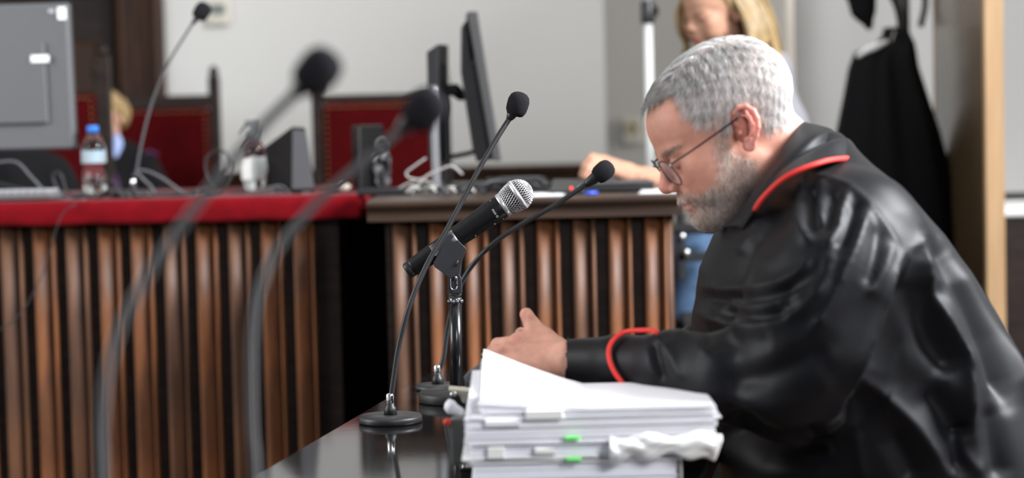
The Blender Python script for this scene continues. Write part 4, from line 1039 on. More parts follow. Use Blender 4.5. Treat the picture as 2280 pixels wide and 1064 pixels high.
def head_mesh(O, ax, sc, h, female=False, neck=None, ear=True, ear_rot=22, ear_pos=(1, 72, 3), ear_flare=22):
    """world-space head + neck + ears in one mesh. neck: list of world points with radii"""
    F = head_field(h, female)
    if neck is not None:
        f, s, u = ax; M = np.stack([f, s, u])
        pts = [(M@(np.array(p)-O))/(sc*MM) for p, _ in neck]; rs = [r/(sc*MM) for _, r in neck]
        F.path(pts, rs, 14)
    V, Q = F.mesh(1); parts = [(V, Q.tolist())]
    if ear:
        Ve, Qe = ear_field(.9 if h <= 2 else 1.6).mesh(1)
        for sd in (1, -1):
            a = math.radians(ear_rot); fl = math.radians(ear_flare)
            X = np.stack([Ve[:, 0], Ve[:, 1]*1.0, Ve[:, 2]], 1)
            # flare: swing the back edge outwards
            x = X[:, 0]*math.cos(fl)-X[:, 1]*math.sin(fl); y = X[:, 0]*math.sin(fl)+X[:, 1]*math.cos(fl); z = X[:, 2]
            # tilt backwards: x is 'back'
            fx = -(x*math.cos(a)+z*math.sin(a)); fz = -x*math.sin(a)+z*math.cos(a)
            W = np.stack([fx+ear_pos[0], (y+ear_pos[1]), fz+ear_pos[2]], 1); W[:, 1] *= sd
            parts.append((W, (Qe if sd > 0 else Qe[:, ::-1]).tolist()))
    nface = len(V)
    Vj, Fj = join(parts)
    return Vj, Fj, nface, to_world(Vj, O, ax, sc)

SKIN = mat('skin', (1, 1, 1), .48, attr='Col', noise=.10, nscale=90, bump=.25, bscale=900, sss=.12, spec=.35)
HAIRM = mat('hair', (1, 1, 1), .42, attr='Col', spec=.5)
LENS = mat('lens_glass', (.95, .97, 1), .02, alpha=.12, spec=.6)

# ---- the robed man with glasses
O = P(1638, 290, 2.72)
AX = head_axes(32, 6); SC = 1.035
man = root('person', 'grey-haired bearded man in glasses and black robe with red piping, reading at the desk', 'person', (P(1900, 900, 2.72)[0], 2.72, 0))
neck = [(O+AX[0]*(-.020)+AX[2]*(-.022), .056), (P(1716, 350, 2.73), .058), (P(1768, 430, 2.74), .062), (P(1815, 520, 2.74), .06)]
L, Fh, nh, W = head_mesh(O, AX, SC, 1.8, neck=neck)
# colours painted by region (skin, beard, scalp, lips)
Wm = W.copy()
loc = L.copy(); loc[:, 1] = np.abs(loc[:, 1])
Wn = to_world(loc, O, AX, SC); ix, iy = proj(Wn)
hair_poly = [(1405, 236), (1432, 240), (1446, 226), (1478, 208), (1512, 186), (1507, 210), (1513, 240), (1535, 268), (1560, 285), (1585, 280), (1600, 262), (1612, 300), (1628, 300), (1628, 252), (1660, 236), (1692, 262), (1702, 300), (1728, 292), (1790, 262), (1840, 160), (1700, 30), (1540, 40), (1380, 190)]
beard_poly = [(1594, 285), (1612, 285), (1622, 330), (1640, 345), (1672, 352), (1692, 380), (1680, 440), (1640, 530), (1560, 530), (1525, 486), (1546, 474), (1556, 462), (1528, 448), (1502, 446), (1506, 432), (1530, 428), (1556, 440), (1580, 425), (1602, 392), (1596, 340)]
def soft(poly, x, y, jit=7):
    a = np.zeros(len(x))
    for k in range(8):
        a += inpoly(x+rng.normal(0, jit, len(x)), y+rng.normal(0, jit, len(x)), poly)
    return a/8
isear = np.arange(len(L)) >= nh
hm_ = soft(hair_poly, ix, iy)*(~isear); hm_ *= (loc[:, 2] > -60)
bm_ = soft(beard_poly, ix, iy, 9)*(~isear)
base = np.array([.60, .285, .205]); C = np.tile(base, (len(L), 1))
def tint(mask, c): 
    global C
    C = C*(1-mask[:, None])+np.array(c)*mask[:, None]
g_ = lambda c, r: np.exp(-(((loc-np.array(c))/r)**2).sum(1))
tint(.75*g_((114, 0, -14), 15), (.60, .20, .15)); tint(.5*g_((80, 45, -15), 24), (.58, .24, .17))
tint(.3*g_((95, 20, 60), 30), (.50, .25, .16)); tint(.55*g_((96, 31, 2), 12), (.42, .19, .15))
tint(.9*np.exp(-((loc[:, 0]-109)/9)**2-(loc[:, 1]/19)**4-((loc[:, 2]+44)/5)**2), (.50, .14, .12))
tint(.8*g_((110, 6, -22), 4), (.2, .06, .05))
brow = np.exp(-((loc[:, 1]-33)/19)**4-((loc[:, 2]-28-(loc[:, 1]-33)*.05)/4.5)**2)*(loc[:, 0] > 70); tint(.75*brow, (.16, .11, .08))
lash = np.exp(-((loc[:, 1]-31)/13)**4-((loc[:, 2]-4.8)/1.8)**2)*(loc[:, 0] > 86); tint(.8*lash, (.10, .05, .04))
tint(.5*bm_, (.50, .38, .32)); tint(.85*hm_, (.42, .39, .37))
C[isear] = (.72, .31, .25); 
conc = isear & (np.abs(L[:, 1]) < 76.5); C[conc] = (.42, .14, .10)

# hand sculpting -------------------------------------------------
def hand(F, wrist, knuckles, fingers, thumb, k=.005):
    """palm from the wrist to four knuckles; each finger a chain of joints with unequal lengths"""
    for i, kn in enumerate(knuckles):
        F.path([wrist[min(i, len(wrist)-1)], kn], [.0165, .0115], .009)
    for i in range(3): F.cone(knuckles[i], knuckles[i+1], .0105, .0105, .006)
    for i, ch in enumerate(fingers):
        r = (.0098, .0100, .0094, .0084)[i]
        F.path(ch, [r+.0008, r, r*.92, r*.78][:len(ch)], .0022)
    F.path(thumb[0], thumb[1], .005)
def bodyjoin(*ms): return join(ms)
lo = P(1060, 860, 2.64)-[.0, .0, .0]; hi = P(1345, 670, 2.92)
FH = Field((min(lo[0], hi[0])-.02, 2.62, lo[2]-.06), (hi[0]+.02, 2.95, hi[2]+.01), .0016)
FH.cone(P(1345, 812, 2.67), P(1268, 802, 2.70), .030, .0245, .01); FH.cone(P(1268, 802, 2.70), P(1240, 800, 2.71), .0245, .023, .01, sc=(1, 1, 1))
kn = [P(1150, 763, 2.735), P(1128, 783, 2.712), P(1130, 808, 2.70), P(1142, 832, 2.70)]
hand(FH, [P(1236, 782, 2.728), P(1236, 792, 2.715), P(1236, 808, 2.708), P(1236, 824, 2.71)], kn,
     [[kn[0], P(1108, 768, 2.755), P(1098, 782, 2.785), P(1112, 790, 2.80)],
      [kn[1], P(1093, 792, 2.745), P(1094, 806, 2.78), P(1112, 812, 2.79)],
      [kn[2], P(1098, 820, 2.735), P(1102, 834, 2.765), P(1120, 838, 2.775)],
      [kn[3], P(1116, 845, 2.73), P(1118, 856, 2.752), P(1130, 860, 2.762)]],
     ([P(1246, 782, 2.725), P(1216, 752, 2.74), P(1187, 727, 2.748), P(1172, 700, 2.752)], [.018, .0125, .0112, .0092]))
FH.cone(P(1200, 752, 2.742), P(1160, 752, 2.738), .010, .0085, .008)       # web between thumb and index
FH.ell(P(1147, 755, 2.725), (.007, .006, .006), .006); FH.ell(P(1122, 776, 2.70), (.0075, .006, .0065), .006)
FH.ell(P(1182, 703, 2.741), (.0045, .003, .007), .002, roty(-.35))
# the other hand folded beneath and behind
k2 = [P(1135, 772, 2.80), P(1122, 790, 2.80), P(1120, 808, 2.805), P(1126, 824, 2.81)]
w2 = [P(1228, 790, 2.84), P(1228, 798, 2.835), P(1228, 808, 2.83), P(1228, 818, 2.83)]
hand(FH, w2, k2, [[k2[0], P(1106, 782, 2.785), P(1102, 796, 2.765), P(1114, 806, 2.755)],
                  [k2[1], P(1096, 800, 2.785), P(1096, 814, 2.765), P(1110, 822, 2.755)],
                  [k2[2], P(1098, 820, 2.79), P(1100, 834, 2.77), P(1114, 840, 2.765)],
                  [k2[3], P(1108, 838, 2.795), P(1112, 850, 2.78), P(1122, 854, 2.775)]],
     ([P(1232, 790, 2.83), P(1205, 768, 2.81), P(1180, 752, 2.795), P(1160, 742, 2.79)], [.016, .0115, .010, .0085]))
FH.cone(P(1300, 806, 2.87), P(1228, 804, 2.835), .026, .022, .01)
Vh, Qh = FH.mesh(1)
# torso and arms under the robe
TR = Field((.02, 2.38, .40), (.86, 3.12, 1.16), .011)
TR.path([P(1790, 440, 2.74), P(1850, 590, 2.73), P(1930, 780, 2.73), P(2000, 1080, 2.73)], [.06, .09, .11, .12], .05, sc=(1, 1.25, 1))
TR.path([P(1890, 560, 2.57), P(1790, 840, 2.52), P(1560, 815, 2.60), P(1320, 808, 2.685)], [.05, .045, .036, .026], .02)
TR.path([P(1800, 580, 2.90), P(1700, 800, 2.95), P(1500, 812, 2.93), P(1290, 806, 2.865)], [.05, .045, .036, .025], .02)
Vt, Qt = TR.mesh(1)
Vb, Fb = join([(W, Fh), (Vh, Qh.tolist()), (Vt, Qt.tolist())])
hx, hy = proj(Vh); ch = np.tile(np.array([.66, .34, .25]), (len(Vh), 1))
for c, w in (((1145, 757), 12), ((1118, 775), 12), ((1172, 700), 10)):
    m = np.exp(-((hx-c[0])**2+(hy-c[1])**2)/w**2)[:, None]*.5; ch = ch*(1-m)+np.array([.62, .24, .19])*m
Cb = np.concatenate([C, ch, np.tile(base, (len(Vt), 1))])
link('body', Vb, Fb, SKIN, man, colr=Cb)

# hair, beard, eyebrows -------------------------------------------
Lh = L[:nh]; Wh = W[:nh]; Qf = np.array([q for q in Fh if q[0] < nh and len(q) == 4]); Nh = vnormals(Wh, Qf)
ctr = Wh[Qf].mean(1); nr = Nh[Qf].mean(1); nr /= np.linalg.norm(nr, axis=1)[:, None]
lc = Lh[Qf].mean(1); hfw = hm_[:nh][Qf].mean(1); bfw = bm_[:nh][Qf].mean(1); bwf = brow[:nh][Qf].mean(1)
def scatter(w, n):
    i = rng.choice(len(w), n, p=w/w.sum()); q = Qf[i]; a = rng.dirichlet((1, 1, 1, 1), n)
    return i, (Wh[q]*a[:, :, None]).sum(1)
f_, s_, u_ = AX
def wdir(c): return c[:, :1]*f_+c[:, 1:2]*s_+c[:, 2:3]*u_
def hair_obj(name, i, p, L_, lift, R_, rad, dirs, colr, parent, seg=4, jit=.18):
    d = dirs+rng.normal(0, jit, dirs.shape); V, F, per = strands(p-nr[i]*.001, nr[i], d, L_, lift, R_, rad, seg)
    return link(name, V, F, HAIRM, parent, colr=np.repeat(colr, per, axis=0))
w = np.clip(hfw-.12, 0, 1)
N = 15000
i, p = scatter(w, N); l = lc[i]
top = np.clip((l[:, 2]-78)/25, 0, 1); front = np.clip((l[:, 0]-5)/40, 0, 1); back = np.clip((-l[:, 0]-20)/50, 0, 1)
# directions in head space: sides fall forward-down, crown sweeps to the front
part = (l[:, 1] > 22)
gy = np.where(part, 1.0, -.35)*np.ones(N)
dl_ = np.stack([.50+.6*front-.15*back, gy*(.9*top+.1), -.95+.55*top*front], 1)
fr = np.clip((l[:, 0]-25)/30, 0, 1)*np.clip((70-np.abs(l[:, 1]))/20, 0, 1)*np.clip((l[:, 2]-70)/20, 0, 1)*(~part)
dl_ = dl_*(1-fr[:, None])+np.array([1.0, .25, -.15])*fr[:, None]
dirs = wdir(dl_)
Ln = (.011+.012*top+.010*fr)*rng.uniform(.7, 1.2, N)*(1-.35*np.clip((20-l[:, 2])/50, 0, 1))
lift = .0035+.0030*top+.004*fr
cl = np.sin(l[:, 0]*.33+l[:, 1]*.21)*np.sin(l[:, 2]*.27+l[:, 0]*.12)
shade = np.clip(.58+.26*cl+.14*np.sin(l[:, 0]*.9+l[:, 1]*.8+l[:, 2]*.25)+rng.normal(0, .2, N)-.22*np.clip(l[:, 0]/60, 0, 1)*(~part), .08, .85)
colr = shade[:, None]*np.array([1.0, .985, .965])
lift = lift+.0011*cl*(.4+top)
hair_obj('hair', i, p, Ln, lift, .085, .00028, dirs, colr, man, jit=.16)
# dense under layer so that the scalp does not show through
# fringe lock standing out at the forehead
fi = np.where((lc[:, 0] > 42) & (lc[:, 2] > 86) & (hfw > .3) & (lc[:, 1] < 55))[0]
i = rng.choice(fi, 2600); a = rng.dirichlet((1, 1, 1, 1), 2600); p = (Wh[Qf[i]]*a[:, :, None]).sum(1)
sh = np.clip(rng.normal(.36, .13, 2600), .06, .7)
hair_obj('hair_fringe', i, p, np.full(2600, .019)*rng.uniform(.7, 1.2, 2600), np.full(2600, .010), .07, .00028, np.tile(f_*1.0+s_*.15+u_*.15, (2600, 1)), sh[:, None]*np.array([1, .95, .88]), man, jit=.14)
wb_ = np.clip(bfw-.08, 0, 1); i, p = scatter(wb_, 9000)
sh = np.clip(rng.normal(.62, .17, 9000), .1, .95); brn = rng.uniform(0, 1, 9000)[:, None] < .25
cb = np.where(brn, np.array([.30, .19, .12]), sh[:, None]*np.array([1, .93, .86]))
hair_obj('beard', i, p, rng.uniform(.005, .010, 9000), np.full(9000, .0036), .04, .00026, np.tile(-u_*.9+f_*.35, (9000, 1)), cb, man, seg=2, jit=.35)
i, p = scatter(np.clip(bwf-.25, 0, 1)+1e-9, 900)
hair_obj('eyebrow', i, p, rng.uniform(.004, .008, 900), np.full(900, .0015), .03, .00016, np.tile(-f_*.6+s_*.9, (900, 1))*1.0, np.tile([.17, .12, .09], (900, 1)), man, seg=2, jit=.3)
# glasses
def hp(x, y, z): return to_world(np.array([[x, y, z]], float), O, AX, SC)[0]
gl = link('glasses', *tube([hp(112, -9, 17), hp(114.5, -4, 20), hp(115, 0, 20.5), hp(114.5, 4, 20), hp(112, 9, 17)], .0011, 8), mat('frame_dark', (.02, .018, .03), .35, metal=.3), man)
GLD = mat('frame_dark', ())
for sd in (1, -1):
    ring = []
    for t in np.linspace(0, 2*math.pi, 33):
        cx, cz = math.cos(t), math.sin(t)
        ring.append(hp(110-.0-abs(0)-6*max(0, (cx*.5+.5))-.10*(-cz*18), sd*(34+25*np.sign(cx)*abs(cx)**.8), 5+19*np.sign(cz)*abs(cz)**.8))
    link('rim', *tube(ring, .0010, 8, 1, smooth=False), GLD, gl)
    Vl = np.array(ring[:-1]+[np.mean(ring[:-1], 0)]); n = 32
    link('lens', Vl, [[j, (j+1) % n, n] for j in range(n)], LENS, gl)
    link('temple', *tube([hp(104, sd*59, 16), hp(101, sd*64, 17.5), hp(80, sd*69.5, 18), hp(50, sd*73, 19), hp(22, sd*76, 20), hp(2, sd*78, 21)], [.0016, .0012, .0011, .0011, .0012, .0013], 8), GLD, gl)
    link('hinge', *box(hp(104, sd*60, 16), (.004, .004, .003), None, .0005), SILVER, gl, smooth=False)
# shirt cuff
link('shirt_cuff', *tube([P(1300, 803, 2.698), P(1263, 801, 2.7)], [.0266, .0262], 24, 2, cap=False), mat('pale_blue_cotton', (.35, .50, .72), .8), man)

# ------------------------------------------------------------------ the robe
ROBE = mat('black_satin_robe', (.0045, .0048, .0064), .48, spec=.19, sheen=.02, bump=.08, bscale=1200)
PIPE = mat('red_piping', (.75, .030, .022), .5, bump=.3, bscale=1500)
RB = Field((.0, 2.28, .42), (.90, 3.16, 1.20), .0048)
rows = [(292, 1800, 1862, 2.66, 2.80), (315, 1778, 1885, 2.62, 2.83), (340, 1757, 1902, 2.58, 2.86), (362, 1738, 1922, 2.55, 2.89), (400, 1700, 1966, 2.50, 2.93), (450, 1650, 2016, 2.46, 2.97), (510, 1602, 2070, 2.445, 3.01),
        (600, 1562, 2138, 2.44, 3.03), (720, 1545, 2212, 2.45, 3.03), (850, 1560, 2290, 2.455, 3.03), (1000, 1600, 2372, 2.46, 3.03), (1150, 1625, 2440, 2.46, 3.03), (1400, 1730, 2520, 2.46, 3.03)]
RA = np.array([[P(1850, y, 2.73)[2], P(a, y, 2.73)[0], P(b, y, 2.73)[0], c, d] for y, a, b, c, d in rows])[::-1]
def torso(x, y, z):
    zz = z.ravel(); g = [np.interp(zz, RA[:, 0], RA[:, i]).reshape(z.shape).astype(np.float32) for i in (1, 2, 3, 4)]
    cx, a = (g[0]+g[1])/2, (g[1]-g[0])/2; cy, b = (g[2]+g[3])/2, (g[3]-g[2])/2
    q = (np.abs((x-cx)/a)**2.3+np.abs((y-cy)/b)**2.3)**(1/2.3)
    d = (q-1)*np.minimum(a, b)*.85
    return np.maximum(d, z-RA[-1, 0])
RB.apply((RA[:, 1].min(), 2.42, .42), (RA[:, 2].max(), 3.05, RA[-1, 0]), torso, .02)
# near sleeve
RB.path([P(1905, 520, 2.52), P(1850, 640, 2.475), P(1800, 770, 2.46), P(1765, 865, 2.46)], [.075, .088, .088, .070], .03)
RB.path([P(1765, 865, 2.46), P(1640, 840, 2.49), P(1500, 815, 2.56), P(1385, 808, 2.63), P(1252, 801, 2.707)], [.068, .058, .043, .0345, .0280], .015)
# far sleeve
RB.path([P(1780, 540, 2.92), P(1650, 760, 2.96), P(1560, 815, 2.95), P(1400, 812, 2.915), P(1300, 808, 2.875)], [.07, .065, .05, .036, .0285], .03)
V, Q = RB.mesh(2)
# open cuffs: cut the round ends off
cut = np.ones(len(V), bool)
px, py = proj(V)
cutn = ((px < 1263) & (V[:, 1] < 2.79)) | ((px < 1275) & (V[:, 1] >= 2.79))
keep = ~(cutn[Q].all(1)); Q = Q[keep]
used = np.unique(Q); rm = np.full(len(V), -1); rm[used] = np.arange(len(used)); V = V[used]; Q = rm[Q]
N = vnormals(V, Q); px, py = proj(V)
cam_d = V-CAM; cam_d /= np.linalg.norm(cam_d, axis=1)[:, None]
face = np.clip(-(N*cam_d).sum(1)*2.2+.35, 0, 1)
face *= (V[:, 1] < 2.86)
disp = np.zeros(len(V))
# (polyline in photo pixels, ridge height mm (+ out, - in), width px, sharp?)
folds = [
 # gathers falling from the yoke seam
 ([(1790, 392), (1786, 440), (1778, 490), (1795, 530), (1815, 540)], 7, 13), ([(1835, 400), (1826, 440), (1826, 480), (1836, 492)], 5, 9),
 ([(1890, 422), (1872, 470), (1858, 520), (1838, 556)], 7, 13), ([(1930, 460), (1912, 520), (1890, 580), (1858, 660), (1815, 730), (1800, 748)], 11, 20),
 ([(1985, 545), (1965, 600), (1930, 660)], 5, 16),
 ([(1812, 420), (1806, 470), (1812, 520)], -7, 14), ([(1862, 425), (1850, 470), (1845, 520)], -7, 15), ([(1905, 450), (1890, 510), (1868, 560)], -7, 15),
 ([(1850, 560), (1838, 610), (1800, 650), (1760, 668)], 8, 20), ([(1760, 420), (1745, 470), (1720, 520), (1690, 560)], -6, 26),
 ([(1700, 470), (1680, 520), (1650, 570)], 6, 22), ([(1955, 500), (1950, 560), (1930, 640)], -5, 14),
 # folds at the elbow bend, towards the chest
 ([(1560, 640), (1620, 645), (1680, 642), (1740, 630), (1790, 600), (1812, 560)], 8, 13), ([(1560, 662), (1640, 668), (1720, 655), (1790, 632)], -9, 15),
 ([(1610, 662), (1640, 680), (1700, 682), (1760, 668)], 7, 11), ([(1600, 700), (1680, 706), (1730, 700), (1755, 688)], -10, 17),
 ([(1545, 693), (1600, 712), (1680, 722), (1750, 708), (1800, 680), (1850, 620)], 9, 14), ([(1560, 745), (1640, 762), (1720, 752)], -5, 26),
 ([(1500, 740), (1540, 755), (1580, 790)], 4, 18), ([(1600, 850), (1700, 838), (1790, 800), (1840, 770)], -7, 26),
 ([(1640, 890), (1720, 900), (1800, 880), (1860, 840)], 5, 40), ([(1455, 760), (1462, 800), (1475, 850)], -6, 10), ([(1475, 760), (1500, 800), (1520, 850)], 4, 14),
 # seam line along the back of the sleeve and the shadowed hollow behind it
 ([(2010, 560), (1985, 630), (1960, 700), (1930, 780), (1905, 850), (1870, 905), (1830, 950)], 9, 12), ([(2035, 580), (2020, 650), (1995, 740), (1960, 820), (1925, 880), (1880, 940)], -22, 26),
 ([(1620, 930), (1680, 985), (1740, 1005), (1800, 1000), (1850, 975)], -30, 32),
 # pleats of the back falling from the yoke
 ([(2050, 535), (2062, 600), (2090, 680), (2130, 760), (2152, 800), (2156, 870), (2165, 960)], 13, 17), ([(2022, 560), (2030, 590), (2040, 640)], 5, 14),
 ([(2070, 520), (2110, 580), (2160, 680), (2200, 780), (2240, 900)], -15, 18), ([(2085, 515), (2140, 590), (2200, 690), (2250, 800), (2290, 900)], 13, 15),
 ([(2110, 540), (2165, 620), (2220, 720), (2270, 810)], -8, 9),
 ([(2075, 620), (2060, 700), (2075, 760), (2130, 830)], -13, 34), ([(1930, 850), (1980, 890), (2040, 950), (2090, 1020), (2120, 1070)], 13, 26),
 ([(1905, 960), (1915, 1020), (1925, 1070)], 5, 12), ([(2060, 860), (2110, 930), (2130, 1000), (2120, 1060)], -13, 34), ([(2145, 960), (2150, 1010), (2190, 1060)], 6, 20), ([(2140, 950), (2146, 960)], -14, 16),
 ([(2200, 900), (2215, 1000), (2230, 1070)], -8, 26), ([(1980, 960), (2020, 1030), (2040, 1070)], -8, 26), ([(1690, 1010), (1760, 1040), (1840, 1060)], 4, 30),
 # yoke edge
 ([(1800, 388), (1850, 398), (1900, 422), (1945, 470), (1985, 525), (2008, 566)], 3.5, 8), ([(2008, 566), (2040, 545), (2066, 514)], 3, 7)]
for pts, hgt, wd in folds:
    c = spline(np.array([(a, b) for a, b in pts], float), 5)
    sel = np.where((px > c[:, 0].min()-3*wd) & (px < c[:, 0].max()+3*wd) & (py > c[:, 1].min()-3*wd) & (py < c[:, 1].max()+3*wd) & (face > 0))[0]
    if len(sel) == 0: continue
    d, t = polyline_d(px[sel], py[sel], c)
    taper = np.clip(np.minimum(t, 1-t)*6+.25, 0, 1)
    prof = np.exp(-(d/wd)**2) if hgt < 0 else np.exp(-(d/wd)**1.1)
    disp[sel] += hgt*.00125*prof*taper
V2 = V+N*(disp*face)[:, None]
V2 = relax(V2, Q, .15)
# fine cloth undulation everywhere (also on the side turned away)
und = .0009*np.sin(V[:, 0]*38+V[:, 2]*21)*np.sin(V[:, 2]*17-V[:, 1]*23)
V2 += N*und[:, None]
robe = link('robe', V2, Q, ROBE, man)
# collar: a band that stands round the neck and rolls over on to the shoulders
inner = [P(1608, 508, 2.66), P(1640, 478, 2.625), P(1668, 445, 2.608), P(1698, 398, 2.60), P(1735, 345, 2.612), P(1765, 303, 2.65), P(1783, 278, 2.70), P(1792, 274, 2.745), P(1780, 284, 2.80), P(1745, 318, 2.84), P(1690, 400, 2.86), P(1640, 470, 2.83), P(1600, 512, 2.75)]
roll = [P(1622, 505, 2.63), P(1655, 478, 2.60), P(1680, 442, 2.582), P(1718, 392, 2.572), P(1768, 340, 2.585), P(1815, 302, 2.62), P(1842, 290, 2.68), P(1850, 290, 2.745), P(1838, 298, 2.81), P(1790, 330, 2.86), P(1720, 395, 2.885), P(1660, 470, 2.85), P(1612, 515, 2.77)]
mid = [P(1640, 505, 2.61), P(1672, 474, 2.575), P(1702, 435, 2.555), P(1748, 382, 2.54), P(1805, 343, 2.555), P(1860, 315, 2.60), P(1885, 312, 2.67), P(1892, 315, 2.745), P(1878, 325, 2.82), P(1830, 350, 2.88), P(1750, 410, 2.905), P(1680, 480, 2.87), P(1625, 520, 2.79)]
outer = [P(1655, 512, 2.59), P(1676, 475, 2.555), P(1700, 438, 2.530), P(1752, 392, 2.508), P(1830, 361, 2.515), P(1880, 353, 2.57), P(1912, 352, 2.65), P(1920, 358, 2.745), P(1905, 368, 2.84), P(1860, 385, 2.90), P(1770, 430, 2.925), P(1700, 490, 2.89), P(1640, 530, 2.81)]
wgt = np.clip(1-abs(np.arange(13)-5.2)/3.2, 0, 1)[:, None]
crease = (np.array(roll)*.45+np.array(mid)*.55)+wgt*np.array([-.004, .006, -.009])
S = [spline(np.array(r), 8) for r in (inner, roll, crease, mid, outer)]
n = len(S[0]); G = []
ts = np.linspace(0, 3, 19)
for i in range(n):
    c = spline(np.array([s[i] for s in S]), 6); G.append(c)
m = len(G[0]); V = np.concatenate(G)
F = [[i*m+j, i*m+j+1, (i+1)*m+j+1, (i+1)*m+j] for i in range(n-1) for j in range(m-1)]
co = link('collar', V, F, ROBE, robe); md = co.modifiers.new('t', 'SOLIDIFY'); md.thickness = .003; md.offset = 0
# second, inner stand of the collar
S2 = [spline(np.array(r), 8) for r in (inner, roll)]
link('piping', *tube(S[4][10:]+np.array([0, -.001, 0]), .0032, 10, 1, smooth=False), PIPE, robe)
# piping round the cuff of each sleeve
def ringpipe(ptsx, name='cuff_piping'):
    return link(name, *tube(ptsx, .0032, 10, 6), PIPE, robe)
cp = [P(1452, 737, 2.675), P(1425, 734, 2.645), P(1395, 738, 2.618), P(1368, 752, 2.598), P(1355, 775, 2.588), P(1357, 800, 2.585), P(1368, 828, 2.590), P(1385, 852, 2.60), P(1400, 875, 2.62)]
pxr, pyr = proj(V2); Nr = vnormals(V2, Q); vr = V2-CAM; vr /= np.linalg.norm(vr, axis=1)[:, None]
fc = -(Nr*vr).sum(1) > .05
cps = []
for a, b in ((1462, 740), (1450, 735), (1425, 733), (1395, 738), (1368, 754), (1356, 776), (1357, 802), (1368, 828), (1384, 850), (1400, 870)):
    m = fc & (np.hypot(pxr-a, pyr-b) < 14); ii = np.where(m)[0]
    if len(ii): cps.append(P(a, b, V2[ii, 1].min()-.0005))
ringpipe(np.array(cps))
u_c, v_c, w_c = frame(np.array([1.0, -.06, 0]))
hc = P(1266, 801.5, 2.70)
link('cuff_hem', *tube([hc+.0287*(math.cos(t)*u_c+math.sin(t)*v_c) for t in np.linspace(0, 6.2832, 37)], .0016, 8, 1, smooth=False), ROBE, robe)


# seat that carries the man
sx_ = P(2060, 1000, 2.74)[0]
chm = root('wooden_chair', 'plain dark wooden chair under the robed man', 'chair', (sx_, 2.74, 0))
link('seat', *box((sx_, 2.74, .405), (.46, .46, .03), None, .008), WOOD_DARK, chm, smooth=False)
for a in (-1, 1):
    for b in (-1, 1): link('leg', *lathe([(.014, 0), (.018, .2), (.02, .39)], (sx_+a*.19, 2.74+b*.19, 0), n=12), WOOD_DARK, chm)

# ------------------------------------------------------------------ people behind the bench
BLOND = None
def simple_colors(L, nh, skin_c, scalp_c, scalp):
    C = np.tile(np.array(skin_c), (len(L), 1)); l = L.copy(); l[:, 1] = np.abs(l[:, 1])
    def t(m, c):
        nonlocal C
        C = C*(1-m[:, None])+np.array(c)*m[:, None]
    t(np.exp(-((l[:, 0]-109)/9)**2-(l[:, 1]/19)**4-((l[:, 2]+44)/6)**2), (.45, .12, .10))
    t(.8*np.exp(-((l[:, 1]-33)/17)**4-((l[:, 2]-29)/3)**2)*(l[:, 0] > 70), (.16, .09, .05))
    t(.9*np.exp(-((l[:, 1]-31)/14)**4-((l[:, 2]-6)/4)**2)*(l[:, 0] > 82), (.05, .03, .025))
    t(.5*np.exp(-((l[:, 1]-31)/14)**4-((l[:, 2]-14)/7)**2)*(l[:, 0] > 82), (.28, .15, .11))
    t(scalp(l)*(np.arange(len(L)) < nh), scalp_c)
    return C
def locks(name, n, start, path, r, colr, parent, seed, jit=.006):
    r_ = np.random.default_rng(seed); Vs = []; Fs = []; Cs = []; k = 0
    for i in range(n):
        q = path(r_.uniform(), r_.uniform()); q = q+r_.normal(0, jit, q.shape)*np.linspace(.3, 1, len(q))[:, None]
        V, F = tube(q, [r*.7, r, r, r*.8, r*.2], 5, 4); sh = np.clip(r_.normal(1, .22), .5, 1.5)
        Vs.append(V); Fs += [[a+k for a in f] for f in F]; k += len(V); Cs.append(np.tile(np.array(colr)*sh, (len(V), 1)))
    return link(name, np.concatenate(Vs), Fs, HAIRM, parent, colr=np.concatenate(Cs))
# fair-haired woman at the clerk table
YW = 5.35
wo = root('person', 'woman with long fair hair and pale grey top working at the clerk table', 'person', (P(1690, 900, YW)[0], YW, 0))
Ow = P(1604, 30, YW); AW = head_axes(16, 32)
neckw = [(Ow-AW[0]*.02-AW[2]*.03, .048), (P(1650, 105, YW+.02), .050), (P(1680, 190, YW+.03), .06)]
L2, F2, nh2, W2 = head_mesh(Ow, AW, .95, 3.0, female=True, neck=neckw, ear_rot=10)
C2 = simple_colors(L2, nh2, (.42, .225, .15), (.25, .16, .07), lambda l: np.clip((l[:, 2]*.9-l[:, 0]*.62-6)/10, 0, 1)*(l[:, 2] > -20)+0*l[:, 0])
TW = Field((P(1200, 300, 4.6)[0], 4.35, .05), (P(1850, 300, 5.7)[0]+.05, 5.75, 1.32), .009)
def YP(x, y, Y): return P(x, y, Y)
TW.path([YP(1675, 175, YW+.03), YP(1690, 300, YW+.03), YP(1690, 460, YW+.02), YP(1700, 600, YW+.02)], [.085, .105, .095, .12], .04, sc=(1, 1.35, 1))
TW.path([YP(1705, 190, YW-.17), YP(1610, 430, 5.12)], [.045, .038], .02)
TW.path([YP(1610, 430, 5.12), YP(1490, 402, 4.98), YP(1415, 392, 4.84)], [.038, .032, .024], .015)
TW.path([YP(1700, 190, YW+.2), YP(1600, 420, YW+.18), YP(1470, 415, 5.25)], [.045, .036, .025], .02)
for dy in (-.1, .12):
    TW.path([YP(1690, 640, YW+dy), np.array([P(1560, 640, YW)[0]-.02, YW+dy, .80]), np.array([P(1550, 640, YW)[0]-.04, YW+dy, .45]), np.array([P(1560, 640, YW)[0], YW+dy, .1])], [.10, .075, .055, .04], .02)
Vb2, Qb2 = TW.mesh(1)
FW = Field(P(1262, 430, 4.70)-[.02, .12, .03], P(1440, 320, 4.70)+[.04, .2, .03], .0024)
wr = YP(1415, 392, 4.84)
kw = [YP(1345, 356, 4.76), YP(1348, 360, 4.735), YP(1350, 367, 4.715), YP(1354, 376, 4.70)]
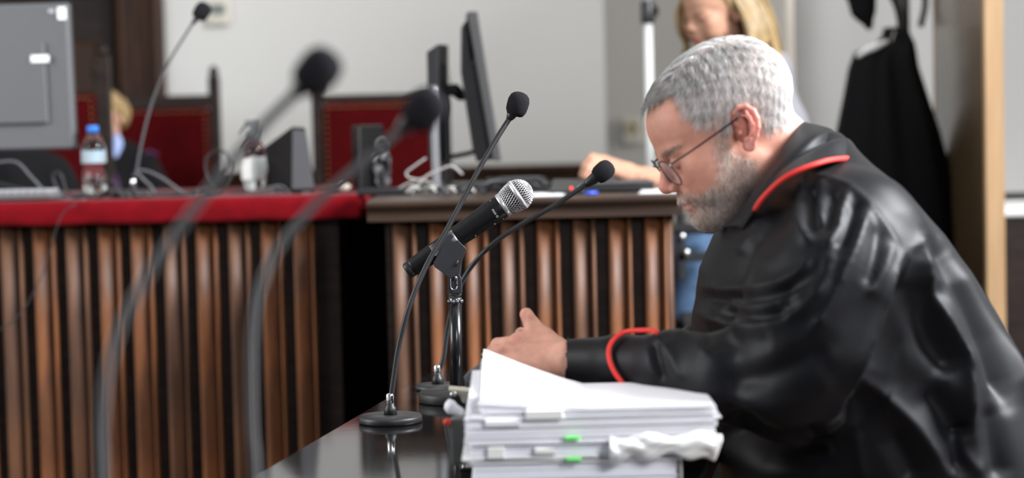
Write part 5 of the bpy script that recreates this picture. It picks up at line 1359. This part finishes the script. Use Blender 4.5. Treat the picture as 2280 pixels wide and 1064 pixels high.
hand(FW, [YP(1398, 378, 4.82), YP(1398, 382, 4.81), YP(1398, 386, 4.80), YP(1398, 392, 4.80)], kw,
     [[kw[0], YP(1318, 350, 4.74), YP(1304, 366, 4.72), YP(1298, 384, 4.71)], [kw[1], YP(1318, 354, 4.71), YP(1303, 371, 4.69), YP(1296, 390, 4.68)],
      [kw[2], YP(1322, 360, 4.69), YP(1309, 376, 4.67), YP(1302, 393, 4.665)], [kw[3], YP(1330, 370, 4.68), YP(1318, 383, 4.665), YP(1312, 396, 4.66)]],
     ([YP(1398, 380, 4.83), YP(1375, 382, 4.83), YP(1350, 386, 4.81), YP(1330, 394, 4.79)], [.014, .011, .010, .008]))
FW.cone(YP(1425, 393, 4.85), YP(1398, 384, 4.81), .024, .021, .01)
Vh2, Qh2 = FW.mesh(1)
Vj, Fj = join([(W2, F2), (Vb2, Qb2.tolist()), (Vh2, Qh2.tolist())])
sk = np.array((.46, .25, .17))
link('body', Vj, Fj, SKIN, wo, colr=np.concatenate([C2, np.tile(sk, (len(Vb2)+len(Vh2), 1))]))
# grey top
TG = Field((P(1560, 300, 5.2)[0], 4.95, .66), (P(1850, 300, 5.7)[0]+.08, 5.78, 1.36), .008)
TG.path([YP(1680, 165, YW+.03), YP(1690, 300, YW+.03), YP(1690, 460, YW+.02), YP(1700, 600, YW+.02)], [.100, .122, .110, .135], .04, sc=(1, 1.38, 1))
TG.path([YP(1700, 175, YW-.17), YP(1660, 290, 5.14)], [.058, .055], .02); TG.path([YP(1700, 175, YW+.2), YP(1650, 300, YW+.18)], [.058, .05], .02)
V, Q = TG.mesh(2); N = vnormals(V, Q); V = V+N*(.003*np.sin(V[:, 2]*60+V[:, 0]*40))[:, None]
link('grey_top', V, Q, mat('pale_grey_knit', (.20, .20, .215), .85, bump=.2, bscale=300), wo)
# jeans
TJ = Field((P(1440, 640, 5.3)[0]-.1, 5.1, .08), (P(1850, 300, 5.7)[0]+.08, 5.7, .96), .009)
for dy in (-.1, .12):
    TJ.path([YP(1700, 625, YW+dy), np.array([P(1560, 640, YW)[0]-.02, YW+dy, .80]), np.array([P(1550, 640, YW)[0]-.04, YW+dy, .45]), np.array([P(1560, 640, YW)[0], YW+dy, .16])], [.125, .092, .072, .062], .02)
V, Q = TJ.mesh(1)
link('jeans', V, Q, mat('blue_denim', (.075, .14, .25), .85, noise=.3, nscale=60, bump=.2, bscale=500), wo)
link('bracelet', *tube([YP(1437, 393, 4.88)+.027*np.array([.25*math.cos(t), .25*math.sin(t)*0+math.cos(t)*.6, math.sin(t)]) for t in np.linspace(0, 6.283, 25)], .0012, 6, 1, smooth=False), BRASS, wo)
# hair: crown cap, then long locks that fall behind the ear to the shoulder blades
def cap(O_, A_, sc_, colr, parent, drop=-30):
    th = np.linspace(0, 2*math.pi, 48, endpoint=False); V = []; rings = 16
    for i in range(rings):
        ph = math.pi*.5*(i/(rings-1))*1.25
        for t in th:
            x, y, z = -4+104*math.sin(ph)*math.cos(t), 84*math.sin(ph)*math.sin(t), 40+86*math.cos(ph)
            if x > 30: z = max(z, 62+(x-30)*.25)
            V.append((x, y*1.0, z+1.2*math.sin(t*30)))
    F = [[i*48+j, (i+1)*48+j, (i+1)*48+(j+1) % 48, i*48+(j+1) % 48] for i in range(rings-1) for j in range(48)]
    V = np.array(V); r_ = np.random.default_rng(2)
    return link('hair_crown', to_world(V, O_, A_, sc_), F, HAIRM, parent, colr=np.array(colr)*(1+.25*np.sin(np.arange(len(V)) % 48*2.1))[:, None])
HB = (.27, .185, .085)
cap(Ow, AW, .95, HB, wo)
def path_near(a, b):
    # over the near side: parting -> behind the ear -> shoulder blade
    st = to_world(np.array([[-70+90*a, 60+18*b, 95-45*abs(a-.5)]]), Ow, AW, .95)[0]
    m1 = to_world(np.array([[-70+78*a, 82+8*b, 30]]), Ow, AW, .95)[0]
    e = P(1668+70*(1-a)+8*b, 100+35*(1-a)+20*b, YW-.10+.12*(1-a)); m2 = (m1+e)/2+np.array([.012, -.012, 0])
    e2 = P(1690+62*(1-a)+8*b, 150+70*b*(1-a), YW-.04+.14*(1-a))
    return np.stack([st, m1, m2, e, e2])
locks('hair_near', 260, None, path_near, .0048, HB, wo, 4, .004)
def path_far(a, b):
    st = to_world(np.array([[20+40*a, -66-6*b, 90-20*a]]), Ow, AW, .95)[0]
    m1 = to_world(np.array([[60+38*a, -66-4*b, 25]]), Ow, AW, .95)[0]; m2 = to_world(np.array([[62+42*a, -60, -25]]), Ow, AW, .95)[0]
    e = P(1523+12*a, 112+8*b, YW+.02); return np.stack([st, m1, m2, e, e+[.01, 0, -.05]])
locks('hair_far', 90, None, path_far, .0042, HB, wo, 5, .003)
def path_back(a, b):
    st = to_world(np.array([[-30-60*b, (a-.5)*150, 90-30*b]]), Ow, AW, .95)[0]
    m1 = to_world(np.array([[-102, (a-.5)*150, 20]]), Ow, AW, .95)[0]
    e = P(1735-10*b, 130, YW-.1+.25*a); m2 = (m1+e)/2+np.array([.015, 0, 0]); return np.stack([st, m1, m2, e, e+np.array([.01, 0, -.14])])
locks('hair_back', 150, None, path_back, .0052, HB, wo, 6, .005)
# office chair of the woman
oc = root('office_chair', 'black chair with bolted arm bracket beside the clerk table end', 'chair', (P(1640, 600, 5.35)[0], 5.38, 0))
cx = P(1640, 600, 5.35)[0]
link('seat', *box((cx+.05, 5.38, .66), (.46, .5, .07), None, .02), BLACKP, oc, smooth=False)
link('backrest', *box((cx+.30, 5.38, .84), (.05, .42, .30), None, .02), BLACKP, oc, smooth=False)
link('back_support', *box((cx+.32, 5.38, .72), (.03, .08, .2), None, .006), BLACKP, oc, smooth=False)
link('column', *lathe([(.03, .1), (.03, .64)], (cx+.05, 5.38, 0), n=16), BLACKM, oc)
for k in range(5):
    a = k*1.2566; link('foot', *tube([(cx+.05, 5.38, .11), (cx+.05+.28*math.cos(a), 5.38+.28*math.sin(a), .05)], .018, 8, 1, False), BLACKP, oc)
    link('castor', *lathe([(.004, -.012), (.026, -.01), (.026, .01), (.004, .012)], (cx+.05+.28*math.cos(a), 5.38+.28*math.sin(a), .026), (math.sin(a), -math.cos(a), 0), 14), BLACKP, oc)
br = link('arm_bracket', *join([box(P(1516, 550, 5.1), (.020, .03, .17), None, .003), box(P(1548, 572, 5.1), (.10, .03, .022), None, .003)]), BLACKP, oc, smooth=False)
for q in ((1518, 526), (1528, 562)): link('bolt', *lathe([(.010, 0), (.009, .006), (.003, .008)], P(*q, 5.082), (0, -1, 0), 12), SILVER, br)
link('armrest', *box(P(1560, 508, 5.1), (.16, .05, .025), None, .008), BLACKP, oc, smooth=False)

# judge half hidden behind the first chair post
YJ = 7.35
ju = root('person', 'fair-haired judge in black robe and blue collar half hidden behind a chair post', 'person', (P(240, 900, YJ)[0], YJ, 0))
Oj = P(234, 262, YJ); AJ = head_axes(14, 76)
Lj, Fj_, nhj, Wj = head_mesh(Oj, AJ, .80, 3.6, female=True, neck=[(Oj-AJ[0]*.02-AJ[2]*.03, .04), (P(236, 320, YJ), .045), (P(240, 370, YJ+.02), .06)])
Cj = simple_colors(Lj, nhj, (.62, .36, .26), (.45, .30, .14), lambda l: np.clip((l[:, 2]*.9-l[:, 0]*.62-6)/10, 0, 1)*(l[:, 2] > -20))
TJb = Field((P(60, 300, YJ)[0], YJ-.5, .1), (P(430, 300, YJ)[0], YJ+.4, 1.12), .014)
TJb.path([P(240, 360, YJ+.02), P(245, 480, YJ+.02), P(245, 640, YJ+.02)], [.09, .12, .13], .04, sc=(1.3, 1, 1))
for sd in (-1, 1): TJb.path([P(240+sd*85, 375, YJ), P(240+sd*120, 480, YJ-.08), P(240+sd*60, 470, YJ-.25)], [.05, .045, .035], .02)
for sd in (-1, 1): TJb.path([P(240+sd*45, 620, YJ), P(240+sd*50, 640, YJ-.4), np.array([P(240+sd*50, 640, YJ)[0], YJ-.42, .16])], [.08, .07, .05], .02)
V, Q = TJb.mesh(1); Vj2, Fj2 = join([(Wj, Fj_), (V, Q.tolist())])
link('body', Vj2, Fj2, SKIN, ju, colr=np.concatenate([Cj, np.tile((.6, .35, .25), (len(V), 1))]))
TJr = Field((P(20, 300, YJ)[0], YJ-.6, .3), (P(470, 300, YJ)[0], YJ+.45, 1.16), .013)
TJr.path([P(243, 366, YJ+.02), P(245, 480, YJ+.02), P(245, 640, YJ+.02)], [.105, .16, .18], .05, sc=(1.3, 1, 1))
for sd in (-1, 1): TJr.path([P(240+sd*80, 374, YJ), P(240+sd*120, 480, YJ-.08), P(240+sd*58, 470, YJ-.28)], [.06, .075, .058], .03)
V, Q = TJr.mesh(2); rj = link('robe', V, Q, CLOTH_BLACK, ju)
link('blue_collar', *join([tube([P(260, 303, YJ-.10), P(262, 322, YJ-.13), P(256, 350, YJ-.15)], [.012, .018, .008], 10), tube([P(222, 305, YJ-.10), P(226, 325, YJ-.13), P(238, 352, YJ-.15)], [.018, .024, .010], 10)]), mat('pale_blue_shirt', (.36, .46, .78), .8), ju)
link('purple_front', *tube([P(252, 385, YJ-.19), P(254, 408, YJ-.22), P(254, 440, YJ-.25)], [.008, .020, .022], 10), mat('purple_satin', (.045, .008, .065), .6), rj)
link('purple_piping', *tube([P(318, 342, YJ-.075), P(335, 337, YJ-.06), P(352, 346, YJ-.05)], .004, 8), mat('purple_satin', ()), rj)
cap(Oj, AJ, .82, (.30, .20, .09), ju)
def pj(a, b):
    st = to_world(np.array([[-60+60*a, 60+18*b, 70]]), Oj, AJ, .82)[0]; m = to_world(np.array([[-75+70*a, 82, 20]]), Oj, AJ, .82)[0]
    e = to_world(np.array([[-66+62*a, 72, -40-12*b]]), Oj, AJ, .82)[0]; return np.stack([st, m, (m+e)/2+np.array([.004, 0, 0]), e])
locks('hair', 160, None, pj, .005, (.30, .20, .09), ju, 8, .003)

# robed person hidden behind the big monitor
YH2 = 6.0
hp_ = root('person', 'black-robed person sitting behind the large grey monitor, face hidden', 'person', (P(20, 900, YH2)[0], YH2, 0))
Oh = P(20, 215, YH2); AH = head_axes(12, 80)
Lq, Fq, nq, Wq = head_mesh(Oh, AH, .95, 5.0, neck=[(Oh-AH[0]*.02-AH[2]*.03, .05), (P(20, 320, YH2), .055), (P(20, 380, YH2), .06)])
Cq = simple_colors(Lq, nq, (.58, .33, .24), (.10, .06, .04), lambda l: np.clip((l[:, 2]*.9-l[:, 0]*.62-6)/10, 0, 1)*(l[:, 2] > -20))
TH = Field((P(-240, 300, YH2)[0], YH2-.6, .1), (P(280, 300, YH2)[0], YH2+.4, 1.12), .015)
TH.path([P(20, 390, YH2), P(20, 520, YH2), P(20, 700, YH2)], [.09, .12, .13], .04, sc=(1.3, 1, 1))
for sd in (-1, 1):
    TH.path([P(20+sd*90, 405, YH2), P(20+sd*138, 520, YH2-.1), P(20+sd*60, 500, YH2-.35)], [.05, .045, .035], .02)
    TH.path([P(20+sd*55, 660, YH2), P(20+sd*60, 680, YH2-.4), np.array([P(20+sd*60, 680, YH2)[0], YH2-.42, .16])], [.08, .07, .05], .02)
V, Q = TH.mesh(1); Va, Fa = join([(Wq, Fq), (V, Q.tolist())])
link('body', Va, Fa, SKIN, hp_, colr=np.concatenate([Cq, np.tile((.6, .35, .25), (len(V), 1))]))
TH2 = Field((P(-280, 300, YH2)[0], YH2-.65, .3), (P(320, 300, YH2)[0], YH2+.45, 1.16), .012)
TH2.path([P(20, 400, YH2), P(20, 520, YH2), P(20, 700, YH2)], [.115, .17, .19], .05, sc=(1.3, 1, 1))
for sd in (-1, 1): TH2.path([P(20+sd*90, 392, YH2), P(20+sd*140, 520, YH2-.1), P(20+sd*56, 500, YH2-.38)], [.065, .08, .060], .03)
V, Q = TH2.mesh(2); N = vnormals(V, Q); V = V+N*(.006*np.sin(V[:, 0]*45+V[:, 2]*30)*np.sin(V[:, 2]*22))[:, None]
link('robe', V, Q, CLOTH_BLACK, hp_)
